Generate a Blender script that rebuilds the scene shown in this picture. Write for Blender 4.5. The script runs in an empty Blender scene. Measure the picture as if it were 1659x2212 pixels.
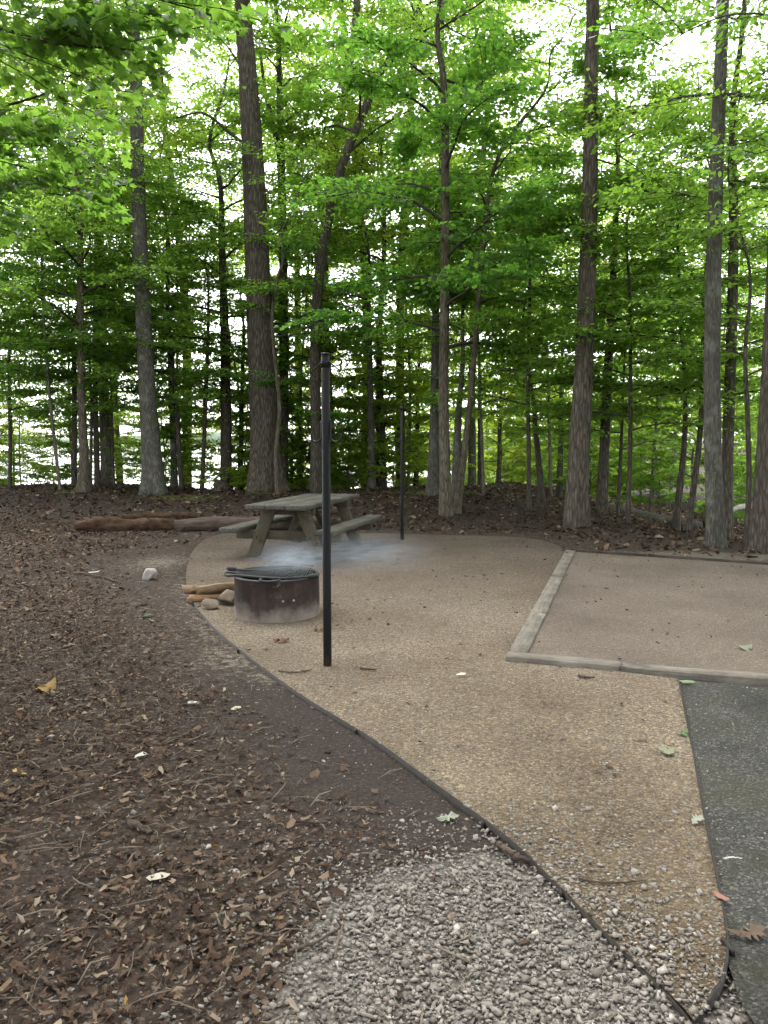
import bpy, math, random
import numpy as np
from mathutils import Vector, Matrix

# ------------------------------------------------------------------ camera
S = bpy.context.scene
COL = S.collection
FPX, PITCH, CAMH = 1670.0, math.radians(5.2), 1.6
cd = bpy.data.cameras.new('camera'); cam = bpy.data.objects.new('camera', cd); COL.objects.link(cam)
cam.location = (0, 0, CAMH); cam.rotation_euler = (math.pi/2 - PITCH, 0, 0)
cd.sensor_fit = 'VERTICAL'; cd.sensor_height = 24; cd.lens = 24*FPX/2212
cd.clip_start = 0.05; cd.clip_end = 5000
S.camera = cam
# ------------------------------------------------------------------ sky, sun, exposure
SUN_EL, SUN_AZ = math.radians(52), math.radians(-18)      # azimuth from +Y towards +X
W = bpy.data.worlds.new('World'); S.world = W; W.use_nodes = True
nt = W.node_tree; nt.nodes.clear()
sky = nt.nodes.new('ShaderNodeTexSky'); sky.sky_type = 'NISHITA'; sky.sun_disc = False
sky.sun_elevation = SUN_EL; sky.sun_rotation = SUN_AZ; sky.dust_density = 1.6; sky.air_density = 1.0
hs = nt.nodes.new('ShaderNodeHueSaturation'); hs.inputs['Saturation'].default_value = 0.16
bg = nt.nodes.new('ShaderNodeBackground'); bg.inputs['Strength'].default_value = 0.15
wo = nt.nodes.new('ShaderNodeOutputWorld')
nt.links.new(sky.outputs[0], hs.inputs['Color']); nt.links.new(hs.outputs[0], bg.inputs[0]); nt.links.new(bg.outputs[0], wo.inputs[0])
sd = bpy.data.lights.new('sun', 'SUN'); sd.energy = 1.5; sd.angle = math.radians(75); sd.color = (1, .97, .9)
sun = bpy.data.objects.new('sun', sd); COL.objects.link(sun)
todir = Vector((math.sin(SUN_AZ)*math.cos(SUN_EL), math.cos(SUN_AZ)*math.cos(SUN_EL), math.sin(SUN_EL)))
sun.rotation_euler = todir.to_track_quat('Z', 'Y').to_euler()
vs = S.view_settings; vs.view_transform = 'Standard'; vs.look = 'None'; vs.gamma = 1; vs.use_curve_mapping = False
vs.exposure = 2.3
cy = S.cycles; cy.max_bounces = 6; cy.diffuse_bounces = 5; cy.glossy_bounces = 2; cy.transmission_bounces = 2; cy.volume_bounces = 1
cy.use_adaptive_sampling = True; cy.adaptive_threshold = .035; cy.adaptive_min_samples = 16
cy.caustics_reflective = False; cy.caustics_refractive = False; cy.volume_step_rate = 3; cy.volume_max_steps = 96

# ------------------------------------------------------------------ helpers
rng = np.random.default_rng(7)
def ray(px, py):
    u = (px-829.5)/FPX; v = (1106-py)/FPX
    return np.array([u, math.cos(PITCH)+v*math.sin(PITCH), -math.sin(PITCH)+v*math.cos(PITCH)])
def G(px, py, z=0.0):                      # survey point of the photograph on the level z
    d = ray(px, py); t = (z-CAMH)/d[2]
    return np.array([d[0]*t, d[1]*t, z])
def AT(px, py, Y):                         # survey point at the distance Y
    d = ray(px, py); t = Y/d[1]
    return np.array([d[0]*t, Y, CAMH+d[2]*t])
def sm(a, b, x):
    t = np.clip((np.asarray(x, float)-a)/(b-a), 0, 1); return t*t*(3-2*t)
def wob(x, y, s=1.0):
    return (np.sin(x*1.3*s+.7)*np.cos(y*1.1*s-.3)+.6*np.sin(x*2.7*s-y*1.9*s+1.1)+.4*np.cos(x*4.9*s+y*4.3*s))/2.0

def mesh(name, V, faces, smooth=False, attr=None):
    """faces: list of int arrays (n,k); attr: {name: per-face float array}"""
    me = bpy.data.meshes.new(name)
    V = np.asarray(V, np.float32)
    faces = [np.asarray(f, np.int32) for f in faces if len(f)]
    me.vertices.add(len(V)); me.vertices.foreach_set('co', V.ravel())
    tot = np.concatenate([np.full(len(f), f.shape[1], np.int32) for f in faces])
    idx = np.concatenate([f.ravel() for f in faces])
    me.loops.add(len(idx)); me.loops.foreach_set('vertex_index', idx)
    me.polygons.add(len(tot))
    me.polygons.foreach_set('loop_start', np.concatenate([[0], np.cumsum(tot)[:-1]]).astype(np.int32))
    me.update(calc_edges=True)
    if smooth: me.polygons.foreach_set('use_smooth', np.ones(len(tot), bool))
    for k, a in (attr or {}).items():
        at = me.attributes.new(k, 'FLOAT', 'FACE'); at.data.foreach_set('value', np.asarray(a, np.float32))
    return me
def link(name, me, mat, parent=None):
    o = bpy.data.objects.new(name, me); COL.objects.link(o)
    if mat is not None and not me.materials: me.materials.append(mat)
    if parent is not None: o.parent = parent
    return o
def tag(o, label=None, cat=None, group=None, kind=None):
    if label: o['label'] = label
    if cat: o['category'] = cat
    if group: o['group'] = group
    if kind: o['kind'] = kind
    return o
def empty(name, loc=(0, 0, 0), rz=0):
    o = bpy.data.objects.new(name, None); COL.objects.link(o); o.location = loc; o.rotation_euler = (0, 0, rz); o.empty_display_size = .2
    return o
class MB:
    """collects pieces of one mesh"""
    def __init__(s): s.V = []; s.F = {}; s.n = 0
    def add(s, V, *faces):
        V = np.asarray(V, float)
        for f in faces:
            f = np.asarray(f, int)
            if len(f): s.F.setdefault(f.shape[1], []).append(f+s.n)
        s.V.append(V); s.n += len(V)
    def build(s, name, smooth=False):
        return mesh(name, np.concatenate(s.V), [np.concatenate(v) for v in s.F.values()], smooth)
BOXF = np.array([[0, 3, 2, 1], [4, 5, 6, 7], [0, 1, 5, 4], [1, 2, 6, 5], [2, 3, 7, 6], [3, 0, 4, 7]])
def catmull(P, n):
    P = np.asarray(P, float); k = len(P)
    if k == 2: P = np.array([P[0], (P[0]+P[1])/2, P[1]]); k = 3
    Q = np.vstack([2*P[0]-P[1], P, 2*P[-1]-P[-2]])
    t = np.linspace(0, k-1-1e-9, n); i = t.astype(int); u = (t-i)[:, None]
    a, b, c, d = Q[i], Q[i+1], Q[i+2], Q[i+3]
    return .5*(2*b+(c-a)*u+(2*a-5*b+4*c-d)*u*u+(3*b-a-3*c+d)*u**3)
def tube(P, R, k=8, rough=0.0, r=None, cap=True, ell=None):
    P = np.asarray(P, float); n = len(P); R = np.broadcast_to(np.asarray(R, float), (n,))
    T = np.gradient(P, axis=0); T /= np.linalg.norm(T, axis=1)[:, None]+1e-12
    ref = np.array([0, 0, 1.]) if abs(T[:, 2]).mean() < .7 else np.array([0, 1., 0])
    A = np.cross(np.broadcast_to(ref, T.shape), T); A /= np.linalg.norm(A, axis=1)[:, None]+1e-12
    B = np.cross(T, A)
    th = np.arange(k)*2*math.pi/k
    rad = R[:, None]*np.ones(k)
    if rough and r is not None: rad = rad*(1+rough*r.normal(size=(n, k)))
    if ell is not None: rad = rad*ell
    V = P[:, None]+rad[..., None]*(A[:, None]*np.cos(th)[None, :, None]+B[:, None]*np.sin(th)[None, :, None])
    V = V.reshape(-1, 3)
    i = np.arange(n-1)[:, None]*k; j = np.arange(k)[None]; j2 = (j+1) % k
    Q = np.stack([i+j, i+j2, i+k+j2, i+k+j], -1).reshape(-1, 4)
    if cap:
        V = np.vstack([V, P[:1], P[-1:]]); c0 = n*k
        jj = np.arange(k); j3 = (jj+1) % k
        T1 = np.stack([np.full(k, c0), j3, jj], -1); T2 = np.stack([np.full(k, c0+1), (n-1)*k+jj, (n-1)*k+j3], -1)
        return V, Q, np.vstack([T1, T2])
    return V, Q, np.zeros((0, 3), int)
def bevel_box(sx, sy, sz, b=.008, r=None, j=0.0, div=1):
    """box centred on the origin with chamfered long edges (long axis y) and slightly uneven faces"""
    x, z = sx/2, sz/2
    prof = np.array([[-x+b, -z], [x-b, -z], [x, -z+b], [x, z-b], [x-b, z], [-x+b, z], [-x, z-b], [-x, -z+b]])
    ys = np.concatenate([[-sy/2, -sy/2+b], np.linspace(-sy/2, sy/2, div+1)[1:-1], [sy/2-b, sy/2]]) if div > 1 else np.array([-sy/2, -sy/2+b, sy/2-b, sy/2])
    n = len(ys); V = np.zeros((n, 8, 3))
    V[:, :, 0] = prof[:, 0]; V[:, :, 2] = prof[:, 1]; V[:, :, 1] = ys[:, None]
    for e in (0, -1):
        V[e, :, 0] *= (x-b)/x; V[e, :, 2] *= (z-b)/z
    V = V.reshape(-1, 3)
    if r is not None and j: V = V+r.normal(size=V.shape)*j
    i = np.arange(n-1)[:, None]*8; k = np.arange(8)[None]; k2 = (k+1) % 8
    Q = np.stack([i+k, i+k2, i+8+k2, i+8+k], -1).reshape(-1, 4)[:, ::-1]
    E0 = np.arange(8)[None]; E1 = (np.arange(8)[::-1]+(n-1)*8)[None]
    return V, Q, E0, E1
def rotz(a): c, s = math.cos(a), math.sin(a); return np.array([[c, -s, 0], [s, c, 0], [0, 0, 1.]])
def roty(a): c, s = math.cos(a), math.sin(a); return np.array([[c, 0, s], [0, 1, 0], [-s, 0, c]])
def rotx(a): c, s = math.cos(a), math.sin(a); return np.array([[1, 0, 0], [0, c, -s], [0, s, c]])
def inpoly(x, y, poly):
    x = np.asarray(x); y = np.asarray(y); ins = np.zeros(x.shape, bool); n = len(poly)
    for i in range(n):
        x1, y1 = poly[i][:2]; x2, y2 = poly[(i+1) % n][:2]
        if y1 == y2: continue
        c = ((y1 > y) != (y2 > y)) & (x < (x2-x1)*(y-y1)/(y2-y1)+x1)
        ins ^= c
    return ins
def distline(x, y, pts):
    x = np.asarray(x, float); y = np.asarray(y, float); d = np.full(x.shape, 1e9)
    for a, b in zip(pts[:-1], pts[1:]):
        ax, ay = a[:2]; bx, by = b[:2]; L = (bx-ax)**2+(by-ay)**2+1e-9
        t = np.clip(((x-ax)*(bx-ax)+(y-ay)*(by-ay))/L, 0, 1)
        d = np.minimum(d, np.hypot(x-ax-t*(bx-ax), y-ay-t*(by-ay)))
    return d

# ------------------------------------------------------------------ materials
class NT:
    def __init__(s, name):
        s.m = bpy.data.materials.new(name); s.m.use_nodes = True; s.t = s.m.node_tree; s.t.nodes.clear()
        s.out = s.t.nodes.new('ShaderNodeOutputMaterial')
    def n(s, typ, **kw):
        nd = s.t.nodes.new('ShaderNode'+typ)
        for k, v in kw.items():
            if k.startswith('_'): setattr(nd, k[1:], v)
            else:
                key = k.replace('__', ' ')
                if isinstance(v, bpy.types.NodeSocket): s.t.links.new(v, nd.inputs[key])
                else: nd.inputs[key].default_value = v
        return nd
    def L(s, a, b): s.t.links.new(a, b)
    def coord(s, scale=(1, 1, 1), kind='Object'):
        tc = s.n('TexCoord'); mp = s.n('Mapping'); s.L(tc.outputs[kind], mp.inputs[0]); mp.inputs['Scale'].default_value = scale
        return mp.outputs[0]
    def noise(s, v, scale, detail=5, rough=.6): return s.n('TexNoise', Vector=v, Scale=scale, Detail=detail, Roughness=rough).outputs[0]
    def ramp(s, fac, stops):
        r = s.n('ValToRGB'); cr = r.color_ramp
        while len(cr.elements) < len(stops): cr.elements.new(.5)
        for e, (p, c) in zip(cr.elements, stops): e.position = p; e.color = (*c, 1) if len(c) == 3 else c
        s.L(fac, r.inputs[0]); return r.outputs[0]
    def mix(s, f, a, b, mode='MIX'):
        m = s.n('Mix', _data_type='RGBA', _blend_type=mode)
        for sock, v in ((m.inputs[0], f), (m.inputs[6], a), (m.inputs[7], b)):
            if isinstance(v, bpy.types.NodeSocket): s.L(v, sock)
            elif isinstance(v, (int, float)): sock.default_value = v
            else: sock.default_value = (*v, 1)
        return m.outputs[2]
    def math(s, op, a, b=0.0, clamp=False):
        m = s.n('Math', _operation=op, _use_clamp=clamp)
        for i, v in enumerate((a, b)):
            if isinstance(v, bpy.types.NodeSocket): s.L(v, m.inputs[i])
            else: m.inputs[i].default_value = v
        return m.outputs[0]
    def bump(s, h, strength=.5, dist=.01, nrm=None):
        b = s.n('Bump', Strength=strength, Distance=dist, Height=h)
        if nrm is not None: s.L(nrm, b.inputs['Normal'])
        return b.outputs[0]
    def attr(s, name): return s.n('Attribute', _attribute_name=name).outputs['Fac']
    def princ(s, col, rough=.85, nrm=None, metal=0, spec=.3):
        b = s.n('BsdfPrincipled', Roughness=rough, Metallic=metal)
        b.inputs['Specular IOR Level'].default_value = spec
        if isinstance(col, bpy.types.NodeSocket): s.L(col, b.inputs['Base Color'])
        else: b.inputs['Base Color'].default_value = (*col, 1)
        if nrm is not None: s.L(nrm, b.inputs['Normal'])
        s.L(b.outputs[0], s.out.inputs[0]); return s.m

def leaf_mat(name, c0, c1, t0, t1, tw=.5):
    q = NT(name); v = q.attr('lv'); oi = q.n('ObjectInfo').outputs['Random']
    f = q.math('ADD', q.math('MULTIPLY', v, .75), q.math('MULTIPLY', oi, .25))
    col = q.ramp(f, [(0, c0), (1, c1)]); tr = q.ramp(f, [(0, t0), (1, t1)])
    d = q.n('BsdfPrincipled', Roughness=.5); d.inputs['Specular IOR Level'].default_value = .35; q.L(col, d.inputs['Base Color'])
    t = q.n('BsdfTranslucent'); q.L(tr, t.inputs[0])
    m = q.n('MixShader'); m.inputs[0].default_value = tw
    q.L(d.outputs[0], m.inputs[1]); q.L(t.outputs[0], m.inputs[2]); q.L(m.outputs[0], q.out.inputs[0]); return q.m
LEAF = leaf_mat('leaf_green', (.035, .085, .018), (.095, .17, .03), (.21, .43, .04), (.46, .70, .09), .62)
LEAF_NR = leaf_mat('leaf_near_green', (.035, .085, .02), (.075, .14, .03), (.12, .28, .03), (.26, .44, .055), .54)
LEAF_DK = leaf_mat('leaf_deep_green', (.028, .075, .024), (.07, .14, .03), (.15, .38, .04), (.33, .60, .07), .6)
LEAF_YL_LIT = leaf_mat('leaf_yellow_green_lit', (.07, .13, .02), (.14, .21, .035), (.34, .54, .04), (.58, .72, .09), .62)  # lighter leaf copy, open-sky light on back foliage put into the colour

def bark_mat(name, ca, cb, cc, sc=1.0, furrow=.9, lichen=0.0):
    q = NT(name); co = q.coord((9*sc, 9*sc, 2.4*sc)); co2 = q.coord((1, 1, 1))
    n1 = q.noise(co, 2.2, 6, .65)
    vor = q.n('TexVoronoi', Vector=q.coord((15*sc, 15*sc, 2.3*sc)), Scale=1.3, _feature='DISTANCE_TO_EDGE').outputs[0]
    h = q.math('ADD', q.math('MULTIPLY', q.math('MINIMUM', vor, .35), 1.3), n1)
    big = q.noise(co2, 1.6, 4)
    col = q.mix(big, q.ramp(h, [(.35, ca), (.75, cb), (1.0, cc)]), q.ramp(h, [(.35, [c*.75 for c in ca]), (.8, [cb[0]*.8, cb[1]*.86, cb[2]*.75]), (1, cb)]))
    if lichen:
        ln = q.ramp(q.noise(q.coord((1, 1, .7)), 5.5, 5, .7), [(.52, (0, 0, 0)), (.62, (1, 1, 1))])
        col = q.mix(q.math('MULTIPLY', ln, lichen), col, (.20, .22, .18))
    return q.princ(col, .95, q.bump(h, furrow, .03), spec=.1)
BARK_F = bark_mat('bark_furrowed', (.036, .029, .024), (.105, .088, .073), (.17, .147, .125), 1.0, 1.0)
BARK_G = bark_mat('bark_grey', (.050, .046, .040), (.095, .087, .076), (.15, .14, .122), 1.6, .6, .35)
BARK_D = bark_mat('bark_dark', (.036, .030, .025), (.09, .075, .063), (.15, .125, .108), 1.2, .9)
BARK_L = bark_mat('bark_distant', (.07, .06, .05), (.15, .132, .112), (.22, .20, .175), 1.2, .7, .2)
BARK_B = bark_mat('bark_brown', (.045, .036, .028), (.115, .094, .073), (.18, .152, .12), 1.3, .7, .25)
TWIG = NT('twig_bark').princ((.045, .036, .028), .9)

def soil_cells(q, scale, stops, jitter=1.0):
    co = q.coord(); vo = q.n('TexVoronoi', Vector=co, Scale=scale, Randomness=jitter)
    rnd = q.n('SeparateColor', Color=vo.outputs['Color']).outputs[0]
    return q.ramp(rnd, stops), vo.outputs['Distance'], co
def gravel_mat(name, scale, stops, tint_a, tint_b, patch=.6, bs=.6, bd=.004, zone=False):
    q = NT(name); c, d, co = soil_cells(q, scale, stops)
    c2, d2, _ = soil_cells(q, scale*2.3, stops)
    c = q.mix(.35, c, c2)
    pn = q.noise(co, patch, 5, .55)
    c = q.mix(1.0, c, q.ramp(pn, [(.33, tint_a), (.66, tint_b)]), 'MULTIPLY')
    fine = q.noise(co, scale*3.5, 3)
    c = q.mix(q.math('MULTIPLY', fine, .25), c, (.12, .09, .07))
    if zone:       # trodden grey earth round the table, washed brown soil towards the drive
        xyz = q.n('SeparateXYZ', Vector=co); wy = q.math('ADD', xyz.outputs[1], q.math('MULTIPLY', q.math('SUBTRACT', pn, .5), 5.0))
        c = q.mix(1.0, c, q.ramp(q.math('DIVIDE', wy, 14.0), [(.14, (.70, .63, .54)), (.30, (1.0, .95, .87)), (.5, (.98, .95, .92)), (.66, (.74, .72, .73)), (.85, (.58, .56, .57))]), 'MULTIPLY')
        bn = q.math('ADD', q.math('MULTIPLY', xyz.outputs[0], .5), q.math('ADD', q.math('MULTIPLY', q.noise(co, 2.2, 5), 1.6), q.math('MULTIPLY', xyz.outputs[1], -.42)))
        c = q.mix(q.ramp(bn, [(.1, (0, 0, 0)), (.9, (.8, .8, .8))]), c, q.mix(.55, c, (.105, .072, .040)))
    shade = q.ramp(d, [(.2, (1, 1, 1)), (.75, (.72, .68, .64))])
    c = q.mix(.8, c, shade, 'MULTIPLY')
    h = q.math('ADD', q.math('SUBTRACT', 1.0, d), q.math('MULTIPLY', q.noise(co, 18, 4), .8))
    return q.princ(c, .95, q.bump(h, bs, bd), spec=.12)
PEA = gravel_mat('pea_gravel', 80, [(0, (.062, .052, .044)), (.35, (.128, .112, .094)), (.75, (.190, .170, .146)), (1, (.34, .32, .285))], (.66, .60, .55), (1.10, 1.05, .98), .8, .9, .006, zone=True)
TENT = gravel_mat('tent_pad_gravel', 95, [(0, (0.089, 0.074, 0.067)), (.5, (0.126, 0.110, 0.098)), (.85, (0.159, 0.141, 0.126)), (1, (0.281, 0.259, 0.237))], (.68, .63, .61), (1.08, 1.02, .96), .9, .8)
q = NT('asphalt')
c, d, co = soil_cells(q, 120, [(0, (.015, .0145, .0135)), (.55, (.027, .026, .024)), (.85, (.046, .044, .040)), (1, (.085, .082, .075))])
mossn = q.ramp(q.noise(co, 2.2, 5), [(.48, (0, 0, 0)), (.68, (1, 1, 1))])
c = q.mix(q.math('MULTIPLY', mossn, .75), c, (.020, .020, .010))
worn = q.ramp(q.noise(co, .9, 3), [(.4, (.75, .75, .75)), (.6, (1.5, 1.5, 1.45))])
c = q.mix(1.0, c, worn, 'MULTIPLY')
ASPH = q.princ(c, .9, q.bump(q.math('SUBTRACT', 1.0, d), .8, .006), spec=.2)

q = NT('forest_floor')
c, d, co = soil_cells(q, 34, [(0, (0.019, 0.013, 0.011)), (.45, (0.039, 0.028, 0.022)), (.8, (0.066, 0.048, 0.037)), (1, (0.127, 0.101, 0.081))])
c2, d2, _ = soil_cells(q, 90, [(0, (0.024, 0.017, 0.014)), (.6, (0.045, 0.033, 0.028)), (.93, (0.067, 0.051, 0.042)), (1, (0.220, 0.200, 0.180))])
pat = q.noise(co, 1.3, 5)
soil = q.mix(q.ramp(pat, [(.42, (0, 0, 0)), (.6, (1, 1, 1))]), c, c2)
fin = q.noise(co, 60, 5, .7)
soil = q.mix(q.math('MULTIPLY', fin, .4), soil, (0.024, 0.018, 0.015))
bare, _, _ = soil_cells(q, 130, [(0, (0.025, 0.019, 0.017)), (.8, (0.041, 0.032, 0.028)), (.95, (0.057, 0.045, 0.040)), (1, (0.127, 0.113, 0.104))])
bare = q.mix(q.math('MULTIPLY', q.noise(co, 9, 5), .6), bare, (0.032, 0.024, 0.022))
soil = q.mix(q.attr('bare'), soil, bare)
pg, pd, _ = soil_cells(q, 85, [(0, (0.083, 0.068, 0.057)), (.45, (0.130, 0.111, 0.092)), (.8, (0.172, 0.151, 0.127)), (1, (0.278, 0.255, 0.228))])
pg = q.mix(.8, pg, q.ramp(pd, [(.2, (1, 1, 1)), (.75, (.5, .45, .4))]), 'MULTIPLY')
pm = q.math('ADD', q.attr('peag'), q.math('MULTIPLY', q.math('SUBTRACT', q.noise(co, 14, 5, .75), .5), 1.4))
pm = q.math('MULTIPLY', q.ramp(pm, [(.42, (0, 0, 0)), (.58, (1, 1, 1))]), q.ramp(q.attr('peag'), [(.02, (0, 0, 0)), (.15, (1, 1, 1))]))
soil = q.mix(pm, soil, pg)
mm = q.math('ADD', q.attr('moss'), q.math('MULTIPLY', q.math('SUBTRACT', q.noise(co, 3.5, 6, .7), .5), 1.2))
mm = q.math('MULTIPLY', q.ramp(mm, [(.4, (0, 0, 0)), (.65, (1, 1, 1))]), q.ramp(q.attr('moss'), [(.02, (0, 0, 0)), (.2, (1, 1, 1))]))
soil = q.mix(mm, soil, q.ramp(fin, [(.3, (.05, .06, .018)), (.7, (.13, .14, .04))]))
wg, wd, _ = soil_cells(q, 62, [(0, (0.090, 0.079, 0.071)), (.5, (0.161, 0.146, 0.135)), (.85, (0.225, 0.210, 0.195)), (1, (0.338, 0.315, 0.292))])
wg = q.mix(.85, wg, q.ramp(wd, [(.2, (1, 1, 1)), (.7, (.45, .42, .40))]), 'MULTIPLY')
wm = q.math('ADD', q.attr('wgrav'), q.math('MULTIPLY', q.math('SUBTRACT', q.noise(co, 12, 5, .75), .5), 1.2))
soil = q.mix(q.ramp(wm, [(.4, (0, 0, 0)), (.6, (1, 1, 1))]), soil, wg)
h = q.math('ADD', q.math('SUBTRACT', 1.0, d), q.math('ADD', q.noise(co, 25, 6, .7), q.math('MULTIPLY', d2, .3)))
FLOOR = q.princ(soil, .95, q.bump(h, .8, .015), spec=.1)

def simple_noise_mat(name, ca, cb, scale=4, stretch=(1, 1, 1), rough=.85, bump=.4, bd=.004, metal=0, spec=.25):
    q = NT(name); co = q.coord(stretch); n = q.noise(co, scale, 7, .65)
    return q.princ(q.ramp(n, [(.3, ca), (.7, cb)]), rough, q.bump(n, bump, bd), metal, spec)
STONE_W = None
def stone_mat(name, stops):
    q = NT(name); v = q.attr('lv'); co = q.coord(); n = q.noise(co, 60, 4)
    c = q.mix(q.math('MULTIPLY', n, .45), q.ramp(v, stops), (.14, .115, .095))
    return q.princ(c, .9, q.bump(n, .4, .004), spec=.2)
STONE = stone_mat('limestone_chips', [(0, (0.102, 0.088, 0.080)), (.5, (0.203, 0.177, 0.161)), (.85, (0.289, 0.259, 0.235)), (1, (0.457, 0.419, 0.383))])
PEBB = stone_mat('pea_pebbles', [(0, (0.094, 0.082, 0.069)), (.5, (0.154, 0.137, 0.116)), (.9, (0.221, 0.203, 0.179)), (1, (0.333, 0.318, 0.294))])
q = NT('dead_leaf'); v = q.attr('lv'); co = q.coord(); n = q.noise(co, 45, 4)
c = q.ramp(v, [(0, (0.017, 0.010, 0.007)), (.35, (0.059, 0.033, 0.022)), (.65, (0.107, 0.066, 0.042)), (.88, (0.176, 0.120, 0.079)), (.97, (0.322, 0.260, 0.199)), (1, (0.235, 0.137, 0.037))])
c = q.mix(q.math('MULTIPLY', n, .4), c, (0.039, 0.025, 0.020))
d = q.n('BsdfPrincipled', Roughness=.8); d.inputs['Specular IOR Level'].default_value = .2; q.L(c, d.inputs['Base Color'])
t = q.n('BsdfTranslucent'); q.L(c, t.inputs[0]); m = q.n('MixShader'); m.inputs[0].default_value = .15
q.L(d.outputs[0], m.inputs[1]); q.L(t.outputs[0], m.inputs[2]); q.L(m.outputs[0], q.out.inputs[0]); DEAD = q.m

def wood_mat(name, dark, mid, light, moss=.0, sc=1.0):
    q = NT(name); co = q.coord((26*sc, 1.6*sc, 26*sc)); g = q.noise(co, 2.5, 7, .7); b = q.noise(q.coord(), 3.2, 5)
    c = q.ramp(g, [(.28, dark), (.5, mid), (.74, light)])
    c = q.mix(q.ramp(b, [(.42, (0, 0, 0)), (.66, (.75, .75, .75))]), c, dark)
    if moss:
        mn = q.ramp(q.noise(q.coord(), 6.5, 6, .7), [(.5, (0, 0, 0)), (.68, (1, 1, 1))])
        c = q.mix(q.math('MULTIPLY', mn, moss), c, (.085, .10, .05))
    return q.princ(c, .85, q.bump(g, .7, .005), spec=.25)
TABLE = wood_mat('weathered_table_wood', (.015, .0135, .011), (.065, .060, .050), (.145, .135, .118), .45)
TABLE_L = wood_mat('weathered_leg_wood', (.026, .021, .014), (.078, .065, .044), (.13, .112, .078), .35)
TIMBER_D = wood_mat('dark_sunken_timber', (.025, .020, .016), (.055, .043, .034), (.09, .072, .058), .0, .9)
TIMBER = wood_mat('weathered_timber', (.055, .046, .038), (.15, .13, .11), (.225, .20, .175), .0, .9)
SPLIT = wood_mat('split_firewood', (.085, .050, .028), (.21, .145, .085), (.33, .255, .17), .0, 2.0)
SPLIT_B = wood_mat('firewood_bark_side', (.09, .05, .03), (.25, .15, .08), (.45, .29, .15), .0, 1.0)
BLACK = simple_noise_mat('black_paint', (.004, .004, .0045), (.007, .0065, .0065), 30, (1, 1, 1), .45, .1, .001, 0, .22)
q = NT('black_paint_post'); co = q.coord(); sp = q.n('SeparateXYZ', Vector=co).outputs[2]
rn = q.math('SUBTRACT', q.noise(q.coord((1, 1, .35)), 22, 6, .7), q.math('MULTIPLY', sp, .45))
c = q.mix(q.ramp(rn, [(.42, (0, 0, 0)), (.62, (1, 1, 1))]), (.0045, .0045, .005), (.026, .013, .008))
POST = q.princ(c, .5, q.bump(q.noise(co, 60, 3), .1, .001), 0, .12)
STEEL = simple_noise_mat('sooty_steel', (.010, .010, .011), (.030, .031, .034), 9, (1, 1, 1), .6, .2, .002, .1, .3)
EDGE = simple_noise_mat('rusty_edging', (.007, .005, .004), (.020, .014, .010), 20, (1, 1, 1), .7, .3, .002, .2, .4)
q = NT('ring_steel'); co = q.coord(); z = q.n('SeparateXYZ', Vector=co).outputs[2]
n1 = q.noise(co, 5, 7, .7); n2 = q.noise(q.coord((1, 1, .5)), 14, 6, .7)
rust = q.ramp(n2, [(.3, (.022, .017, .015)), (.55, (.044, .029, .025)), (.75, (.085, .058, .048))])
soot = q.ramp(n1, [(.50, (0, 0, 0)), (.60, (1, 1, 1))])
rust = q.mix(q.math('MULTIPLY', soot, .7), rust, (.018, .015, .014))
peel = q.ramp(q.noise(co, 8, 6, .75), [(.60, (0, 0, 0)), (.64, (1, 1, 1))])
rust = q.mix(q.math('MULTIPLY', peel, .55), rust, (.17, .145, .125))
ash = q.math('SUBTRACT', q.math('ADD', .5, q.math('MULTIPLY', q.math('SUBTRACT', n1, .5), 1.3)), q.math('MULTIPLY', z, 3.6))
c = q.mix(q.ramp(ash, [(.0, (0, 0, 0)), (.5, (.85, .85, .85))]), rust, (.21, .175, .15))
RING = q.princ(c, .8, q.bump(n2, .25, .004), .1, .3)
ROCK = simple_noise_mat('brown_rock', (.085, .062, .047), (.21, .165, .13), 7, (1, 1, 1), .9, .8, .02)
ROCK_W = simple_noise_mat('pale_rock', (.17, .15, .138), (.36, .335, .315), 9, (1, 1, 1), .9, .8, .015)
ASHM = simple_noise_mat('ash', (.02, .02, .02), (.16, .15, .145), 14, (1, 1, 1), .95, .8, .02)
LOGM = simple_noise_mat('log_bark', (.030, .021, .017), (.115, .083, .066), 3.2, (1.3, 8, 8), .95, .9, .03)
ROT = simple_noise_mat('rotten_wood', (.014, .009, .007), (.105, .060, .034), 7, (1, 2, 2), .95, 1.0, .05)
q = NT('lake_water'); co = q.coord((1, .4, 1)); n = q.noise(co, 1.1, 6, .6)
WATER = q.princ((.02, .03, .03), .12, q.bump(n, .25, .06), spec=.6)
SHORE = simple_noise_mat('far_shore_trees', (.05, .08, .05), (.09, .13, .08), .08, (1, 1, 1), 1, 0, .1)

# ------------------------------------------------------------------ site layout
EDGE_L = [G(*p)[:2] for p in [(1216, 1190), (1206, 1178), (1165, 1166), (1100, 1159), (1000, 1156), (880, 1153), (740, 1150), (600, 1148), (500, 1150), (450, 1161), (418, 1188), (404, 1228), (403, 1262),
          (416, 1296), (432, 1322), (472, 1366), (540, 1420), (650, 1500), (800, 1592), (950, 1702), (1100, 1812), (1200, 1905), (1330, 2035), (1450, 2150), (1500, 2205)]]
EDGE_R = [G(*p)[:2] for p in [(1466, 1466), (1478, 1530), (1500, 1640), (1525, 1780), (1550, 1900), (1567, 1990), (1572, 2050), (1560, 2120), (1530, 2175)]]
EL = catmull(np.array(EDGE_L), 160); ER = catmull(np.array(EDGE_R), 60)
TC = G(1092, 1428)[:2]                                     # near corner of the tent pad border
d1 = G(1222, 1192)[:2]-TC; d1 = d1/np.linalg.norm(d1); LEN1 = np.linalg.norm(G(1222, 1192)[:2]-TC)
d2 = G(1659, 1478)[:2]-TC; d2 = d2/np.linalg.norm(d2)
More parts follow.
